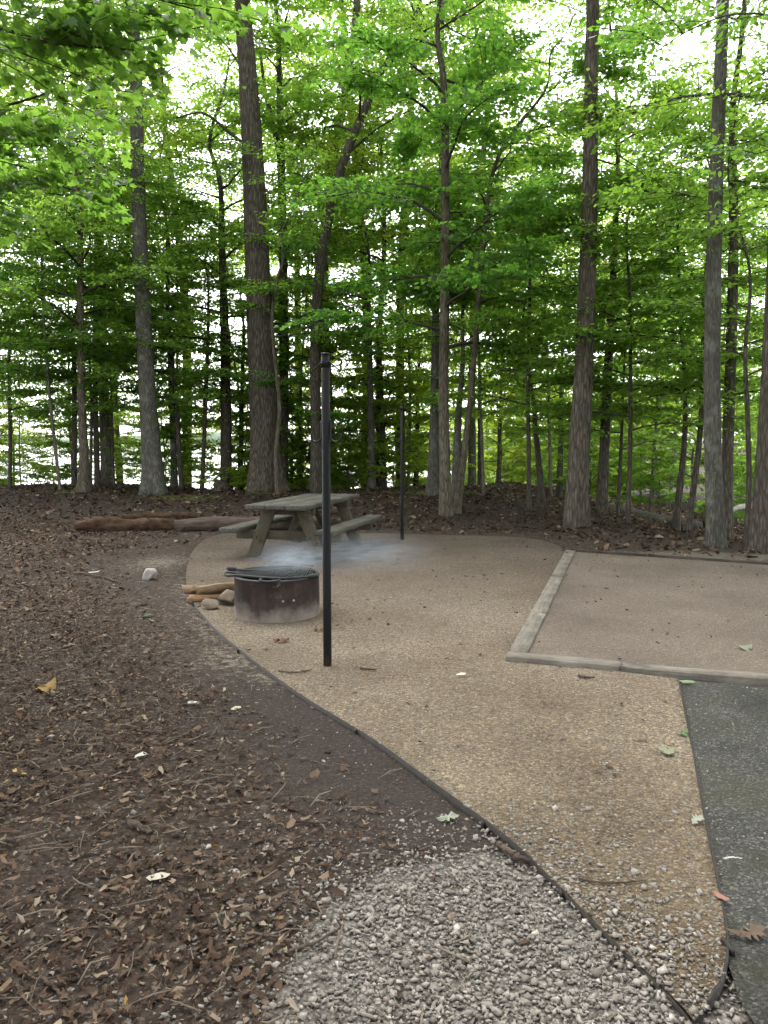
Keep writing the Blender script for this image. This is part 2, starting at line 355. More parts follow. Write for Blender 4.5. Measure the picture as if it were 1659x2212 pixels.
d3 = G(1659, 1222)[:2]-G(1222, 1192)[:2]; d3 = d3/np.linalg.norm(d3)
TB = TC+d1*LEN1
PAD = [tuple(p) for p in EL]+[tuple(p) for p in ER[::-1]]+[tuple(TC+d2*.0+np.array([.05, .08])), tuple(TB+np.array([.06, -.02]))]
TPAD = [tuple(TC+np.array([.04, .03])), tuple(TC+d2*7.5+np.array([0, .03])), tuple(TB+d3*6.6), tuple(TB+np.array([.02, 0]))]
WG = [G(*p)[:2] for p in [(1090, 1832), (1000, 1842), (900, 1858), (800, 1885), (730, 1935), (660, 2015), (610, 2090), (560, 2230), (480, 2500), (1650, 2600), (1680, 2290), (1600, 2170), (1566, 2098), (1500, 2050), (1400, 1995), (1310, 1952), (1230, 1925), (1160, 1880)]]

def gz(x, y):
    x = np.asarray(x, float); y = np.asarray(y, float)
    z = .03*wob(x, y, .5)*sm(1, 4, distline(x, y, EL) if x.ndim else distline(x[None], y[None], EL)[0])
    z = z+.05*sm(-3, -9, x)+.02*sm(-6, -9, x)*sm(12, 15, y)
    z = z+.22*sm(14.5, 20, y)*(1-sm(2, 7, x))
    yb = 23.2+.8*np.sin(x*.5)+14*sm(2, 8, x)
    z = z-np.clip((y-yb)*.33, 0, 4.2)*(1-sm(9, 15, x))
    z = z-.16*np.clip(x-4.5-.0*y, 0, 9)*sm(9.5, 17, y)*(1-sm(35, 80, y))
    z = z-.005-.017*sm(7.5, 4.5, y)
    return z
# ground sheet: a fine grid near the camp that grows coarser outwards
def axis(a, b, fine0, fine1, st):
    mid = np.arange(fine0, fine1+1e-6, st); lo = []; x = fine0; s = st
    while x > a: s *= 1.25; x -= s; lo.append(x)
    hi = []; x = fine1; s = st
    while x < b: s *= 1.25; x += s; hi.append(x)
    return np.concatenate([lo[::-1], mid, hi])
ax = axis(-900, 900, -9, 8, .11); ay = axis(-60, 1200, .8, 26, .11)
X, Y = np.meshgrid(ax, ay); Z = gz(X.ravel(), Y.ravel()).reshape(X.shape)
inp = inpoly(X, Y, PAD) | inpoly(X, Y, TPAD)
Z = np.where(inp, np.minimum(Z, -.035), Z)
dE = distline(X.ravel(), Y.ravel(), EL).reshape(X.shape)
nx, ny = len(ax), len(ay)
V = np.stack([X, Y, Z], -1).reshape(-1, 3)
i = np.arange(ny-1)[:, None]*nx+np.arange(nx-1)[None]
me = mesh('ground', V, [np.stack([i, i+1, i+nx+1, i+nx], -1).reshape(-1, 4)], True)
def vattr(me, name, a): at = me.attributes.new(name, 'FLOAT', 'POINT'); at.data.foreach_set('value', np.asarray(a, np.float32).ravel())
# gravel that has been kicked over the edging, bare soil along it, moss at the feet of the trees
spill = np.clip(1.0-dE/.75, 0, 1)*sm(9.9, 8.6, Y)*sm(4.3, 5.2, Y)*.5
spill = np.maximum(spill, np.clip(1-np.hypot((X+3.0)/1.25, (Y-10.2)/1.9), 0, 1)*.62)
spill = np.maximum(spill, np.clip(1-np.hypot((X-5)/4.2, (Y-10.9-.0*X)/.9), 0, 1)*.9)
spill = np.maximum(spill, np.clip(1-np.hypot((X+1.1)/1.0, (Y-5.8)/1.4), 0, 1)*.6)
bare = sm(1.6, .3, dE)*sm(6.5, 5, Y)*(1-sm(.7, .5, np.zeros_like(X)))
bare = np.maximum(sm(1.0, .3, dE)*sm(6.0, 4.6, Y), 0)
moss = np.maximum.reduce([np.clip(1-np.hypot((X-a)/rx, (Y-b)/ry), 0, 1) for a, b, rx, ry in ((-4.9, 19.2, 1.9, 1.3), (-3.4, 21.0, 1.8, 1.2), (-8.0, 13.6, 1.2, 1.0), (-8.2, 20.5, 1.6, 1.0), (1.2, 21, 3, 1.5))])
WGP = [tuple(p) for p in WG]; wgd = distline(X.ravel(), Y.ravel(), WGP+[WGP[0]]).reshape(X.shape); wgm = np.where(inpoly(X, Y, WGP), .5+np.clip(wgd/.3, 0, .5), .5-np.clip(wgd/.25, 0, .7))
vattr(me, 'wgrav', wgm); vattr(me, 'peag', spill); vattr(me, 'bare', bare); vattr(me, 'moss', moss)
tag(link('ground', me, FLOOR), kind='structure')
def sheet(name, poly, z, mat):
    me = bpy.data.meshes.new(name); me.from_pydata([(p[0], p[1], z) for p in poly], [], [list(range(len(poly)))]); me.update()
    if me.polygons[0].normal.z < 0: me.flip_normals()
    return tag(link(name, me, mat), kind='structure')
sheet('gravel_pad', PAD, 0.0, PEA)
sheet('tent_pad', TPAD, .014, TENT)
AS = [tuple(p+np.array([.004, 0])) for p in ER[:-12]]+[tuple(G(1600, 2160)[:2]), tuple(G(1690, 2300)[:2]), (1.5, 1.0), (1.7, -4), (9, -4), (9, 3.0), tuple(TC+d2*6.5+np.array([0, .06]))]
sheet('asphalt_drive', AS, -.006, ASPH)
# lake and far shore
me = mesh('lake', [(-900, 24, -2.3), (8, 24, -2.3), (60, 1600, -2.3), (-2200, 1600, -2.3)], [np.array([[0, 1, 2, 3]])])
tag(link('lake', me, WATER), kind='structure')
xs = np.linspace(-1900, 500, 160); hh = 9+5*np.sin(xs*.013)+2.5*np.sin(xs*.05+1)+rng.normal(size=160)*1.0
V = np.concatenate([np.stack([xs, 1400+0*xs, -4+0*xs], -1), np.stack([xs, 1430+0*xs, hh], -1), np.stack([xs, 1600+0*xs, hh*1.3], -1)])
i = np.arange(159); F = np.concatenate([np.stack([i+a*160, i+1+a*160, i+161+a*160, i+160+a*160], -1) for a in (0, 1)])
tag(link('far_shore', mesh('far_shore', V, [F], True), SHORE), kind='structure')

# ------------------------------------------------------------------ edging and timbers
def strip(path, w, z0, z1, zf=None):
    P = np.asarray(path); n = len(P); T = np.gradient(P, axis=0); T /= np.linalg.norm(T, axis=1)[:, None]
    N = np.stack([-T[:, 1], T[:, 0]], -1)
    zt = np.full(n, z1) if zf is None else zf
    ring = []
    for s, z in ((-1, None), (-1, 1), (1, 1), (1, None)):
        q = P+N*s*w/2; ring.append(np.column_stack([q, np.full(n, z0) if z is None else zt]))
    V = np.stack(ring, 1).reshape(-1, 3); i = np.arange(n-1)[:, None]*4; j = np.arange(4)[None]; j2 = (j+1) % 4
    Q = np.stack([i+j, i+4+j, i+4+j2, i+j2], -1).reshape(-1, 4)
    return V, Q, np.array([[0, 1, 2, 3]]), np.array([[3, 2, 1, 0]])+(n-1)*4
m = MB(); zf = .006+.004*np.sin(np.arange(160)*.21)+.004*rng.normal(size=160).cumsum()/12
zf[-14:] -= np.linspace(0, .02, 14); zf[60:76] -= .012
m.add(*strip(EL, .006, -.09, .016, zf))
eo = empty('metal_edging'); link('edging_strip', m.build('edging_strip'), EDGE, eo)
m = MB()
for k in (70, 88, 104, 118, 130, 140):
    p = EL[k]; V, Q, E0, E1 = bevel_box(.012, .03, .15, .003); V = V+np.array([p[0]-.008, p[1]-.006, -.078]); link('stake', mesh('stake', V, [Q, E0, E1]), EDGE, eo)
tag(eo, 'long dark metal edging strip curving round the picnic table side of the gravel', 'edging')
m = MB(); zf = .008+.005*np.sin(np.arange(60)*.3); zf[-8:] += np.array([0, .004, .01, .016, .02, .02, .016, .01])
m.add(*strip(ER, .009, -.07, .014, zf))
er = empty('metal_edging'); link('edging_strip', m.build('edging_strip'), EDGE, er)
V, Q, E0, E1 = bevel_box(.014, .07, .022, .003); V = V@rotz(.1).T+np.array([*ER[44], .004]); link('joint_plate', mesh('joint_plate', V, [Q, E0, E1]), EDGE, er)
tag(er, 'rusty metal edging strip with loose curled end beside the asphalt', 'edging')
def timber(a, b, w, z0, z1, label, off=0.0, chip=True, mat=None):
    a = np.asarray(a); b = np.asarray(b); L = np.linalg.norm(b-a); d = (b-a)/L; ang = math.atan2(d[1], d[0])-math.pi/2
    V, Q, E0, E1 = bevel_box(w, L-.012, z1-z0, .006, rng, .0022, max(4, int(L/.12)))
    if chip:
        e = np.abs(np.abs(V[:, 1])-L/2) < .06; V[e] += rng.normal(size=(e.sum(), 3))*.006
    c = (a+b)/2
    o = link('landscape_timber', mesh('landscape_timber', V, [Q, E0, E1]), mat or TIMBER)
    o.location = (c[0], c[1], (z0+z1)/2); o.rotation_euler = (rng.normal()*.003, rng.normal()*.01, ang)
    return tag(o, label, 'timber', 'timbers bordering the tent pad')
nrm = np.array([d1[1], -d1[0]])*.07
A0 = TC+nrm+d1*.145; A1 = TC+nrm+d1*1.55; A2 = TC+nrm+d1*3.55; A3 = TB+nrm
timber(A0, A1, .14, -.08, .036, 'short grey timber at the near left corner of tent pad')
timber(A1, A2, .14, -.08, .034, 'middle timber of the three along left side of tent pad')
timber(A2, A3, .14, -.08, .033, 'farthest timber of the three along left side of tent pad')
n2 = np.array([-d2[1], d2[0]])*.07
B0 = TC+n2; B1 = TC+n2+d2*.80; B2 = TC+n2+d2*3.2
timber(B0, B1, .14, -.08, .038, 'chipped timber at tent pad corner nearest the lantern post')
timber(B1, B2, .14, -.08, .036, 'long timber along the asphalt edge of the tent pad')
timber(B2, TC+n2+d2*5.6, .14, -.08, .036, 'timber continuing tent pad front edge past the right frame edge')
C0 = TB+d3*.08; C1 = TB+d3*1.15; C2 = TB+d3*3.3
timber(C0, C1, .05, -.06, .050, 'thin sunken timber at back left of the tent pad', mat=TIMBER_D)
timber(C1, C2, .05, -.06, .046, 'thin sunken timber along the back of the tent pad', mat=TIMBER_D)
timber(C2, TB+d3*6.4, .05, -.06, .046, 'sunken timber at the back right of the tent pad', mat=TIMBER_D)

# ------------------------------------------------------------------ picnic table
pt = empty('picnic_table', (-1.13, 11.36, 0), -math.radians(15.5))
tag(pt, 'weathered grey wooden picnic table with attached benches on the gravel', 'picnic table')
def board(name, sx, sy, sz, R, c, mat, parent, b=.008, j=.0012, div=14):
    V, Q, E0, E1 = bevel_box(sx, sy, sz, b, rng, j, div)
    return link(name, mesh(name, V@R.T+np.asarray(c), [Q, E0, E1]), mat, parent)
I3 = np.eye(3)
for k in (-1, 0, 1): board('tabletop_plank', .287, 2.40+.012*k, .066, I3, (k*.293, .005*k, .727+.002*k), TABLE, pt)
for s in (-1, 1):
    b = board('bench_seat', .27, 2.40, .066, I3, (s*.69, 0, .402), TABLE, pt)
for yy in (-.74, .74):
    board('bench_support', .066, 1.56, .125, rotz(math.pi/2), (0, yy, .305), TABLE_L, pt, .012)
    board('tabletop_cleat', .066, .80, .10, rotz(math.pi/2), (0, yy, .643), TABLE_L, pt, .012)
    for s in (-1, 1):
        top = np.array([s*.235, 0, .693]); bot = np.array([s*.50, 0, 0.0])
        dv = bot-top; L = np.linalg.norm(dv); a = math.atan2(dv[0], -dv[2])
        yo = yy-.067 if yy < 0 else yy+.067
        V, Q, E0, E1 = bevel_box(.175, L+.06, .064, .006, rng, .001, 8)
        V = V@rotx(math.pi/2).T@roty(-a).T+(top+bot)/2+np.array([0, yo, 0])
        V[:, 2] = np.clip(V[:, 2], .0, .692)
        lg = link('leg', mesh('leg', V, [Q, E0, E1]), TABLE_L, pt)
        for t, off in ((.60, -.03), (.68, .03)):
            p = top+dv*t+np.array([off*1.3, 0, 0]); sy = -1 if yy < 0 else 1
            Vb, Qb, Tb = tube([p+np.array([0, yo+sy*.030, 0]), p+np.array([0, yo+sy*.040, 0])], .014, 10)
            link('bolt', mesh('bolt', Vb, [Qb, Tb]), STEEL, lg)
for s in (-1, 1):
    a0 = np.array([0, s*.70, .30]); a1 = np.array([0, s*.16, .69]); dv = a1-a0; L = np.linalg.norm(dv)
    V, Q, E0, E1 = bevel_box(.09, L, .05, .006, rng, .001, 4)
    V = V@rotx(math.atan2(dv[2], dv[1])).T+(a0+a1)/2; V[:, 2] = np.clip(V[:, 2], .25, .692)
    link('brace', mesh('brace', V, [Q, E0, E1]), TABLE_L, pt)
board('tabletop_cleat', .066, .80, .07, rotz(math.pi/2), (0, 0, .655), TABLE_L, pt, .01)

# ------------------------------------------------------------------ fire ring with swinging grate
RC = np.array([-1.0, 7.13]); RR, RH = .392, .37
fr = empty('fire_ring', (RC[0], RC[1], 0)); tag(fr, 'rusty round steel fire ring with sooty grate, smoking, beside firewood', 'fire ring')
k = 64; th = np.arange(k)*2*math.pi/k
prof = [(RR+.004, -.05), (RR+.002, .1), (RR, RH-.012), (RR+.005, RH-.008), (RR+.006, RH), (RR-.035, RH+.002), (RR-.036, RH-.008), (RR-.008, RH-.012), (RR-.008, .05)]
V = np.array([[(r*(1+.004*math.sin(3*t+1)))*math.cos(t), r*math.sin(t), z] for r, z in prof for t in th])
i = np.arange(len(prof)-1)[:, None]*k; j = np.arange(k)[None]; j2 = (j+1) % k
Q = np.stack([i+j, i+j2, i+k+j2, i+k+j], -1).reshape(-1, 4)
me = mesh('ring_wall', V, [Q]); me.materials.append(RING); me.materials.append(STEEL)
mi = np.zeros(len(Q), np.int32); mi[k*2:k*6] = 1; me.polygons.foreach_set('material_index', mi)
wall = link('ring_wall', me, None, fr)
for an in (-1.30, -1.05):
    p = np.array([math.cos(an), math.sin(an), 0]); V, Q, T = tube([p*(RR-.002)+[0, 0, .19], p*(RR+.006)+[0, 0, .19]], [.012, .007], 10)
    link('rivet', mesh('rivet', V, [Q, T], True), simple_noise_mat('rivet_steel', (.2, .19, .18), (.5, .48, .46), 30, rough=.4, metal=.8) if an < -1.2 else bpy.data.materials['rivet_steel'], wall)
rr_ = np.linspace(0, RR-.01, 7); V = [[0, 0, .27]]
for r in rr_[1:]:
    for t in th[::2]: V.append([r*math.cos(t), r*math.sin(t), .27-.05*(r/RR)**2+.02*rng.normal()])
F = []; kk = 32
for t in range(kk): F.append([0, 1+t, 1+(t+1) % kk])
Q = [[1+a*kk+t, 1+(a+1)*kk+t, 1+(a+1)*kk+(t+1) % kk, 1+a*kk+(t+1) % kk] for a in range(5) for t in range(kk)]
link('ash_bed', mesh('ash_bed', V, [F, Q], True), ASHM, fr)
gr = empty('cooking_grate'); gr.parent = fr
def rod(name, pts, r, n=40, kk=8, mat=STEEL, parent=gr, smooth=True):
    P = catmull(np.array(pts, float), n) if len(pts) > 2 else np.array(pts, float)
    V, Q, T = tube(P, r, kk); return link(name, mesh(name, V, [Q, T], smooth), mat, parent)
zg = RH+.016
def coil(p, d, L=.085, turns=6, rad=.017):
    d = np.array(d, float); d /= np.linalg.norm(d); a = np.cross(d, [0, 0, 1.]); a /= np.linalg.norm(a); b = np.cross(a, d)
    t = np.linspace(0, 1, turns*14); ph = t*turns*2*math.pi
    return np.asarray(p)+d*(t*L)[:, None]+rad*(a*np.cos(ph)[:, None]+b*np.sin(ph)[:, None])
# front rod with looped handle on the left, rear rod with coiled handle
rod('frame_rod', [(-.30, -.10, zg), (-.40, -.085, zg+.012), (-.455, -.06, zg+.01), (-.465, -.085, zg-.005), (-.43, -.115, zg-.012), (-.33, -.16, zg), (-.1, -.27, zg), (.1, -.315, zg), (.33, -.235, zg), (.40, -.19, zg-.005)], .0115, 70)
rod('frame_rod', [(-.46, .085, zg+.012), (-.36, .08, zg+.012), (-.2, .10, zg), (.05, .12, zg), (.33, .10, zg)], .010, 40)
V, Q, T = tube(coil((-.475, .085, zg+.014), (1, -.05, 0)), .0065, 6); link('coil_handle', mesh('coil_handle', V, [Q, T], True), STEEL, gr)
V, Q, T = tube(coil((.32, -.245, zg), (.8, .45, 0), .09), .0065, 6); link('coil_handle', mesh('coil_handle', V, [Q, T], True), STEEL, gr)
rod('hinge_loop', [(-.08, -.285, zg), (-.10, -.36, zg-.004), (-.05, -.40, zg-.014), (.04, -.395, zg-.012), (.08, -.365, zg-.004)], .010, 30)
for x in np.linspace(-.33, .33, 30):
    y1 = math.sqrt(max(.36**2-x*x, .001)); y0 = -.27+.35*abs(x)**1.5
    y0 = max(y0, -y1)
    rod('grate_bar', [(x, y0, zg-.004), (x, y1, zg-.004)], .006, kk=6)
rod('frame_rod', [(math.cos(a)*.365, math.sin(a)*.365, zg) for a in np.linspace(-.45, math.pi+.3, 14)], .009, 60)

# ------------------------------------------------------------------ lantern posts
def lantern_post(px, py, h, label, rz, lean=(0, 0)):
    p = G(px, py); o = empty('lantern_post', (p[0], p[1], 0), rz); o.rotation_euler = (lean[0], lean[1], rz)
    tag(o, label, 'lantern post', 'black steel lantern posts')
    V, Q, T = tube([(0, 0, -.15), (0, 0, .02), (0, 0, h-.01)], .0302, 28); link('pole', mesh('pole', V, [Q, T], True), POST, o)
    V, Q, T = tube([(0, 0, h-.012), (0, 0, h-.002), (0, 0, h+.002)], [.0306, .0306, .027], 28); link('cap', mesh('cap', V, [Q, T], True), BLACK, o)
    V, Q, T = tube([(0, 0, h-.10), (0, 0, h-.06), (0, 0, h-.03)], [.0305, .0308, .0305], 28); link('collar', mesh('collar', V, [Q, T], True), BLACK, o)
    for a in (0, math.pi):
        c = np.array([math.cos(a), math.sin(a), 0]); z = np.array([0, 0, 1.])
        rod('vee_hook', [c*.032+z*(h-.06), c*.06+z*(h-.082), c*.108+z*(h-.118), c*.122+z*(h-.122), c*.128+z*(h-.105), c*.128+z*(h-.055)], .0058, 30, 8, BLACK, o)
        rod('jay_hook', [c*.037+z*(h-.46), c*.037+z*(h-.56), c*.047+z*(h-.600), c*.085+z*(h-.612), c*.112+z*(h-.603), c*.120+z*(h-.585), c*.120+z*(h-.550)], .0072, 36, 8, BLACK, o)
    return o
lantern_post(707.5, 1437, 2.21, 'tall black steel lantern post with four hooks in front of fire ring', math.radians(-28))
lantern_post(868.5, 1166, 2.20, 'black steel lantern post standing at the back edge of gravel', math.radians(-4))

# ------------------------------------------------------------------ rocks, firewood, logs, sticks
import bmesh
def rock(name, label, cat, loc, s, mat, seed, sub=3, rough=.06, rz=0, peak=0):
    r = np.random.default_rng(seed); bm = bmesh.new(); bmesh.ops.create_icosphere(bm, subdivisions=sub, radius=1)
    V = np.array([v.co for v in bm.verts]); F = np.array([[v.index for v in f.verts] for f in bm.faces]); bm.free()
    for _ in range(13):
        n = r.normal(size=3); n /= np.linalg.norm(n); dcut = r.uniform(.42, .72); e = V@n-dcut; V = V-np.outer(np.clip(e, 0, None), n)
    V = V*(1+rough*.15*r.normal(size=(len(V), 1)))*np.asarray(s); V[:, 2] -= V[:, 2].min()
    if peak: V[:, :2] *= (1.15-peak*V[:, 2:]/V[:, 2].max()); V[:, 0] += .25*V[:, 2]
    V[:, 2] -= .15*s[2]
    o = link(name, mesh(name, V, [F]), mat); o.location = loc; o.rotation_euler = (0, 0, rz)
    return tag(o, label, cat)
p = G(318, 1251); rock('rock', 'pale angular rock lying alone in the leaf litter', 'rock', (p[0], p[1], gz(*p[:2])), (.15, .12, .14), ROCK_W, 8, 3, .05, .4, .75)
p = G(487, 1309); rock('rock', 'larger brown rock against the fire ring under firewood', 'rock', (p[0]+.015, p[1]+.07, .0), (.15, .12, .125), ROCK, 11)
p = G(457, 1316); rock('rock', 'small brown rock between the firewood and the larger rock', 'rock', (p[0], p[1]+.03, .0), (.105, .08, .08), ROCK, 14)
p = G(430, 1310); rock('rock', 'tiny grey stone beside the firewood pile', 'rock', (p[0], p[1], 0), (.03, .026, .026), ROCK, 15)
p = G(311, 1306); rock('rock', 'dark clod of earth in the litter left of the firewood', 'clod', (p[0], p[1], gz(*p[:2])), (.055, .05, .045), LOGM, 16)
p = G(112, 1590); rock('rock', 'white rounded stone in the litter near the left frame edge', 'rock', (p[0], p[1], gz(*p[:2])), (.030, .024, .022), ROCK_W, 17)
p = G(657, 1452); rock('nut', 'dark round nut lying by a twig left of the front post', 'nut', (p[0], p[1], -.004), (.024, .022, .022), LOGM, 18)
p = G(1385, 1601); rock('nut', 'brown seed pod on the gravel right of centre', 'seed pod', (p[0], p[1], -.002), (.034, .02, .017), ROCK, 19, rz=-.3)
def firewood(label, c, L, w, h, rz, tilt, mat, seed, roll=0):
    r = np.random.default_rng(seed); n = 9; t = np.linspace(-L/2, L/2, n)
    prof = np.array([[-w/2, -h/2], [0, -h*.5], [w/2, -h*.5], [w*.5, h*.46], [0, h*.54], [-w*.42, h*.5]])*np.array([1, 1.0]); prof = prof*r.uniform(.82, 1.12, prof.shape); prof[0, 0] *= r.uniform(.5, 1)
    V = []; ph_ = r.normal(size=prof.shape)*.8
    for i, y in enumerate(t):
        q = prof*(1+.035*r.normal(size=prof.shape)+.14*ph_*np.sin(2.2*i/n*3+ph_*5))*(1-.15*abs(i/(n-1)-.45)); 
        V.append(np.column_stack([q[:, 0]+.006*math.sin(i*.8), np.full(6, y)+.022*r.normal(size=6)*(i in (0, n-1)), q[:, 1]]))
    V = np.concatenate(V); i = np.arange(n-1)[:, None]*6; k = np.arange(6)[None]; k2 = (k+1) % 6
    Q = np.stack([i+k, i+6+k, i+6+k2, i+k2], -1).reshape(-1, 4); E = [np.arange(6)[None], (np.arange(6)[::-1]+(n-1)*6)[None]]
    o = link('firewood', mesh('firewood', V, [Q]+E), mat); o.location = c; o.rotation_euler = (tilt, roll, rz)
    return tag(o, label, 'firewood', 'split firewood by the fire ring')
w0 = G(440, 1300)
firewood('long pale split log lying on top of the firewood pile', (w0[0]+.13, w0[1]+.06, .125), .44, .045, .105, math.radians(97), math.radians(-4), SPLIT, 1, -.45)
firewood('split log with torn end at the left of firewood pile', (w0[0]-.03, w0[1]+.13, .085), .42, .075, .085, math.radians(84), math.radians(4), SPLIT, 2, .35)
firewood('low dark split log on the ground at front of firewood pile', (w0[0]+.03, w0[1]+.02, .036), .32, .09, .07, math.radians(95), 0, SPLIT_B, 3, .1)
firewood('thin splinter of wood behind the top firewood log', (w0[0]+.2, w0[1]+.22, .14), .26, .05, .03, math.radians(104), math.radians(-5), SPLIT, 4, .4)
firewood('half hidden split log at the back of firewood pile', (w0[0]+.14, w0[1]+.24, .05), .38, .09, .09, math.radians(88), 0, SPLIT_B, 5, .2)
def log(name, label, pts, R, mat, seed, rough=.05, k=18, group=None, n=34, cat='log'):
    r = np.random.default_rng(seed); P = catmull(np.array(pts, float), n); P += r.normal(size=P.shape)*.002
    Rr = np.interp(np.linspace(0, 1, n), np.linspace(0, 1, len(R)), R)
    nz = r.normal(size=(n, k)); nz = sum(np.roll(np.roll(nz, a, 0), b, 1) for a in (-2, -1, 0, 1, 2) for b in (-1, 0, 1))/4.0
    lump = 1+rough*np.sin(np.linspace(0, 9, n)[:, None]*1.3+np.arange(k)[None]*.7)+rough*.8*nz
    V, Q, T = tube(P, Rr, k, ell=lump)
    return tag(link(name, mesh(name, V, [Q, T]), mat), label, cat, group)
def gp(px, py, dz=0, dy=0): p = G(px, py); return (p[0], p[1]+dy, float(gz(p[0], p[1]+dy))+dz)
log('fallen_log', 'rotten crumbling log lying left of the picnic table', [gp(158, 1150, .10, .1), gp(215, 1150, .12, .12), gp(280, 1148, .10, .12), gp(340, 1148, .10, .2), gp(395, 1147, .09, .2)], [.085, .135, .11, .125, .06], ROT, 5, .13, 22, n=60)
log('fallen_log', 'solid brown log end running behind the picnic bench', [gp(372, 1150, .09, .22), gp(440, 1149, .12, .22), gp(520, 1148, .12, .22), gp(640, 1147, .12, .25), gp(700, 1147, .12, .3)], [.11, .135, .13, .125, .12], LOGM, 6, .025)
log('fallen_log', 'dark thin log behind the rotten log in the litter', [gp(250, 1128, .05, .2), gp(330, 1126, .06, .2), gp(420, 1124, .05, .2)], [.06, .08, .05], ROT, 8, .08)
log('fallen_log', 'pale log piece seen under the far end of the tabletop', [gp(570, 1120, .08), gp(650, 1118, .09), gp(760, 1116, .08)], [.09, .10, .08], LOGM, 9, .04)
def fl(px, py, Y): p = AT(px, py, Y); return (p[0], Y, max(p[2], float(gz(p[0], Y))+.05))
log('fallen_log', 'long pale fallen trunk on the slope behind right trees', [fl(1290, 1107, 20), fl(1360, 1115, 19.5), fl(1430, 1126, 19), fl(1515, 1138, 18.5)], [.15, .14, .13, .11], BARK_G, 10, .04)
log('fallen_branch', 'bare whitish forked branch lying among far right trees', [fl(1575, 1105, 20), fl(1600, 1095, 20), fl(1640, 1092, 20.3), fl(1668, 1102, 20.5)], [.05, .07, .06, .04], simple_noise_mat('bleached_wood', (.3, .28, .25), (.5, .48, .44), 8), 12, .04, 10, n=16, cat='branch')
log('stump', 'low mossy stump chunk between the two right edge trunks', [fl(1528, 1135, 16), fl(1545, 1128, 16), fl(1562, 1134, 16)], [.13, .17, .12], BARK_B, 13, .06, 12, n=12, cat='stump')
log('stump', 'broken stump at foot of dark trunk left of the biggest tree', [(AT(478, 1062, 22)[0], 22, float(gz(-4.6, 22))-.1), (AT(478, 1062, 22)[0], 22, float(gz(-4.6, 22))+.28)], [.30, .2], BARK_F, 21, .12, 14, n=10, cat='stump')
def stick(label, pts, r0, seed, cat='stick', mat=None):
    r = np.random.default_rng(seed); P = []
    for px, py in pts:
        g = G(px, py); inside = bool(inpoly(np.array([g[0]]), np.array([g[1]]), PAD)[0]); P.append((g[0], g[1], (0.004 if inside else float(gz(g[0], g[1]))+.008)+r0))
    n = 6*len(P); P = catmull(np.array(P), n); P[:, :2] += r.normal(size=(n, 2))*r0*.35
    V, Q, T = tube(P, np.linspace(r0, r0*.55, n), 7, .08, r); return tag(link('stick', mesh('stick', V, [Q, T], True), mat or LOGM), label, cat)
stick('thick broken stick lying against the metal edging', [(1078, 1826), (1105, 1843), (1142, 1862)], .016, 1)
stick('long thin stick in the litter left of the pale rock', [(165, 1240), (225, 1250), (258, 1262)], .014, 2)
stick('thin twig on gravel crossing towards the front post', [(600, 1452), (640, 1455), (672, 1450)], .006, 3)
stick('short straight stick on the dark bare soil', [(640, 1770), (680, 1773), (714, 1770)], .006, 4)
stick('thin forked twig on dark soil nearest the edging', [(905, 1832), (930, 1822), (952, 1798)], .005, 5)
stick('pale stick at the bottom left of the litter', [(85, 2105), (115, 2125), (150, 2155)], .006, 6)
stick('curved pale twig above the bottom left stick', [(45, 2085), (85, 2108), (160, 2092)], .004, 7)
stick('dark bark chunk lying in the middle of leaf litter', [(283, 1775), (305, 1790), (330, 1798)], .015, 8)
stick('slender twig on the gravel near the right edging', [(1250, 1902), (1310, 1912), (1400, 1905)], .004, 9)
stick('pale curled twig lying on the asphalt', [(1565, 1852), (1580, 1848), (1604, 1851)], .006, 10, mat=bpy.data.materials['bleached_wood'])
stick('dark bark piece on gravel in front of tent pad', [(1250, 1464), (1265, 1467), (1284, 1468)], .012, 11)
stick('dark bark piece on gravel right of the front post', [(778, 1446), (795, 1449), (812, 1449)], .009, 12)
stick('stick lying on stony soil at lower left', [(620, 2050), (680, 2030), (735, 2000)], .006, 13)
stick('curved bark stick at the lower edge of coarse gravel', [(535, 2010), (600, 2018), (640, 1995)], .006, 14)

# ------------------------------------------------------------------ fan leaves (ground litter, maple leaves)
def outline(kind):
    if kind == 'oval': return np.array([[0, 0], [.16, .25], [.21, .5], [.13, .8], [0, 1], [-.13, .8], [-.21, .5], [-.16, .25]])
    if kind == 'oak':
        h = [(0.02, 0), (.08, .14), (.20, .22), (.09, .32), (.30, .47), (.12, .53), (.28, .75), (.12, .78), (.10, .94), (0, 1.0)]
        return np.array(h+[(-x, y) for x, y in h[::-1][1:]])
    if kind == 'maple':
        h = [(0.0, 0), (.22, -.04), (.20, .12), (.48, .30), (.30, .42), (.38, .66), (.16, .62), (0, 1.0)]
        return np.array(h+[(-x, y) for x, y in h[::-1][1:-1]])
    if kind == 'maple5':
        h = [(0.0, 0), (.26, .02), (.46, .36), (.22, .42), (.26, .72), (0, 1.0)]
        return np.array(h+[(-x, y) for x, y in h[::-1][1:-1]])
    if kind == 'sliver': return np.array([[0, 0], [.14, .42], [.02, 1], [-.13, .6]])
    if kind == 'chip': return np.array([[.0, 0], [.2, .1], [.24, .6], [.05, 1], [-.2, .85], [-.16, .2]])
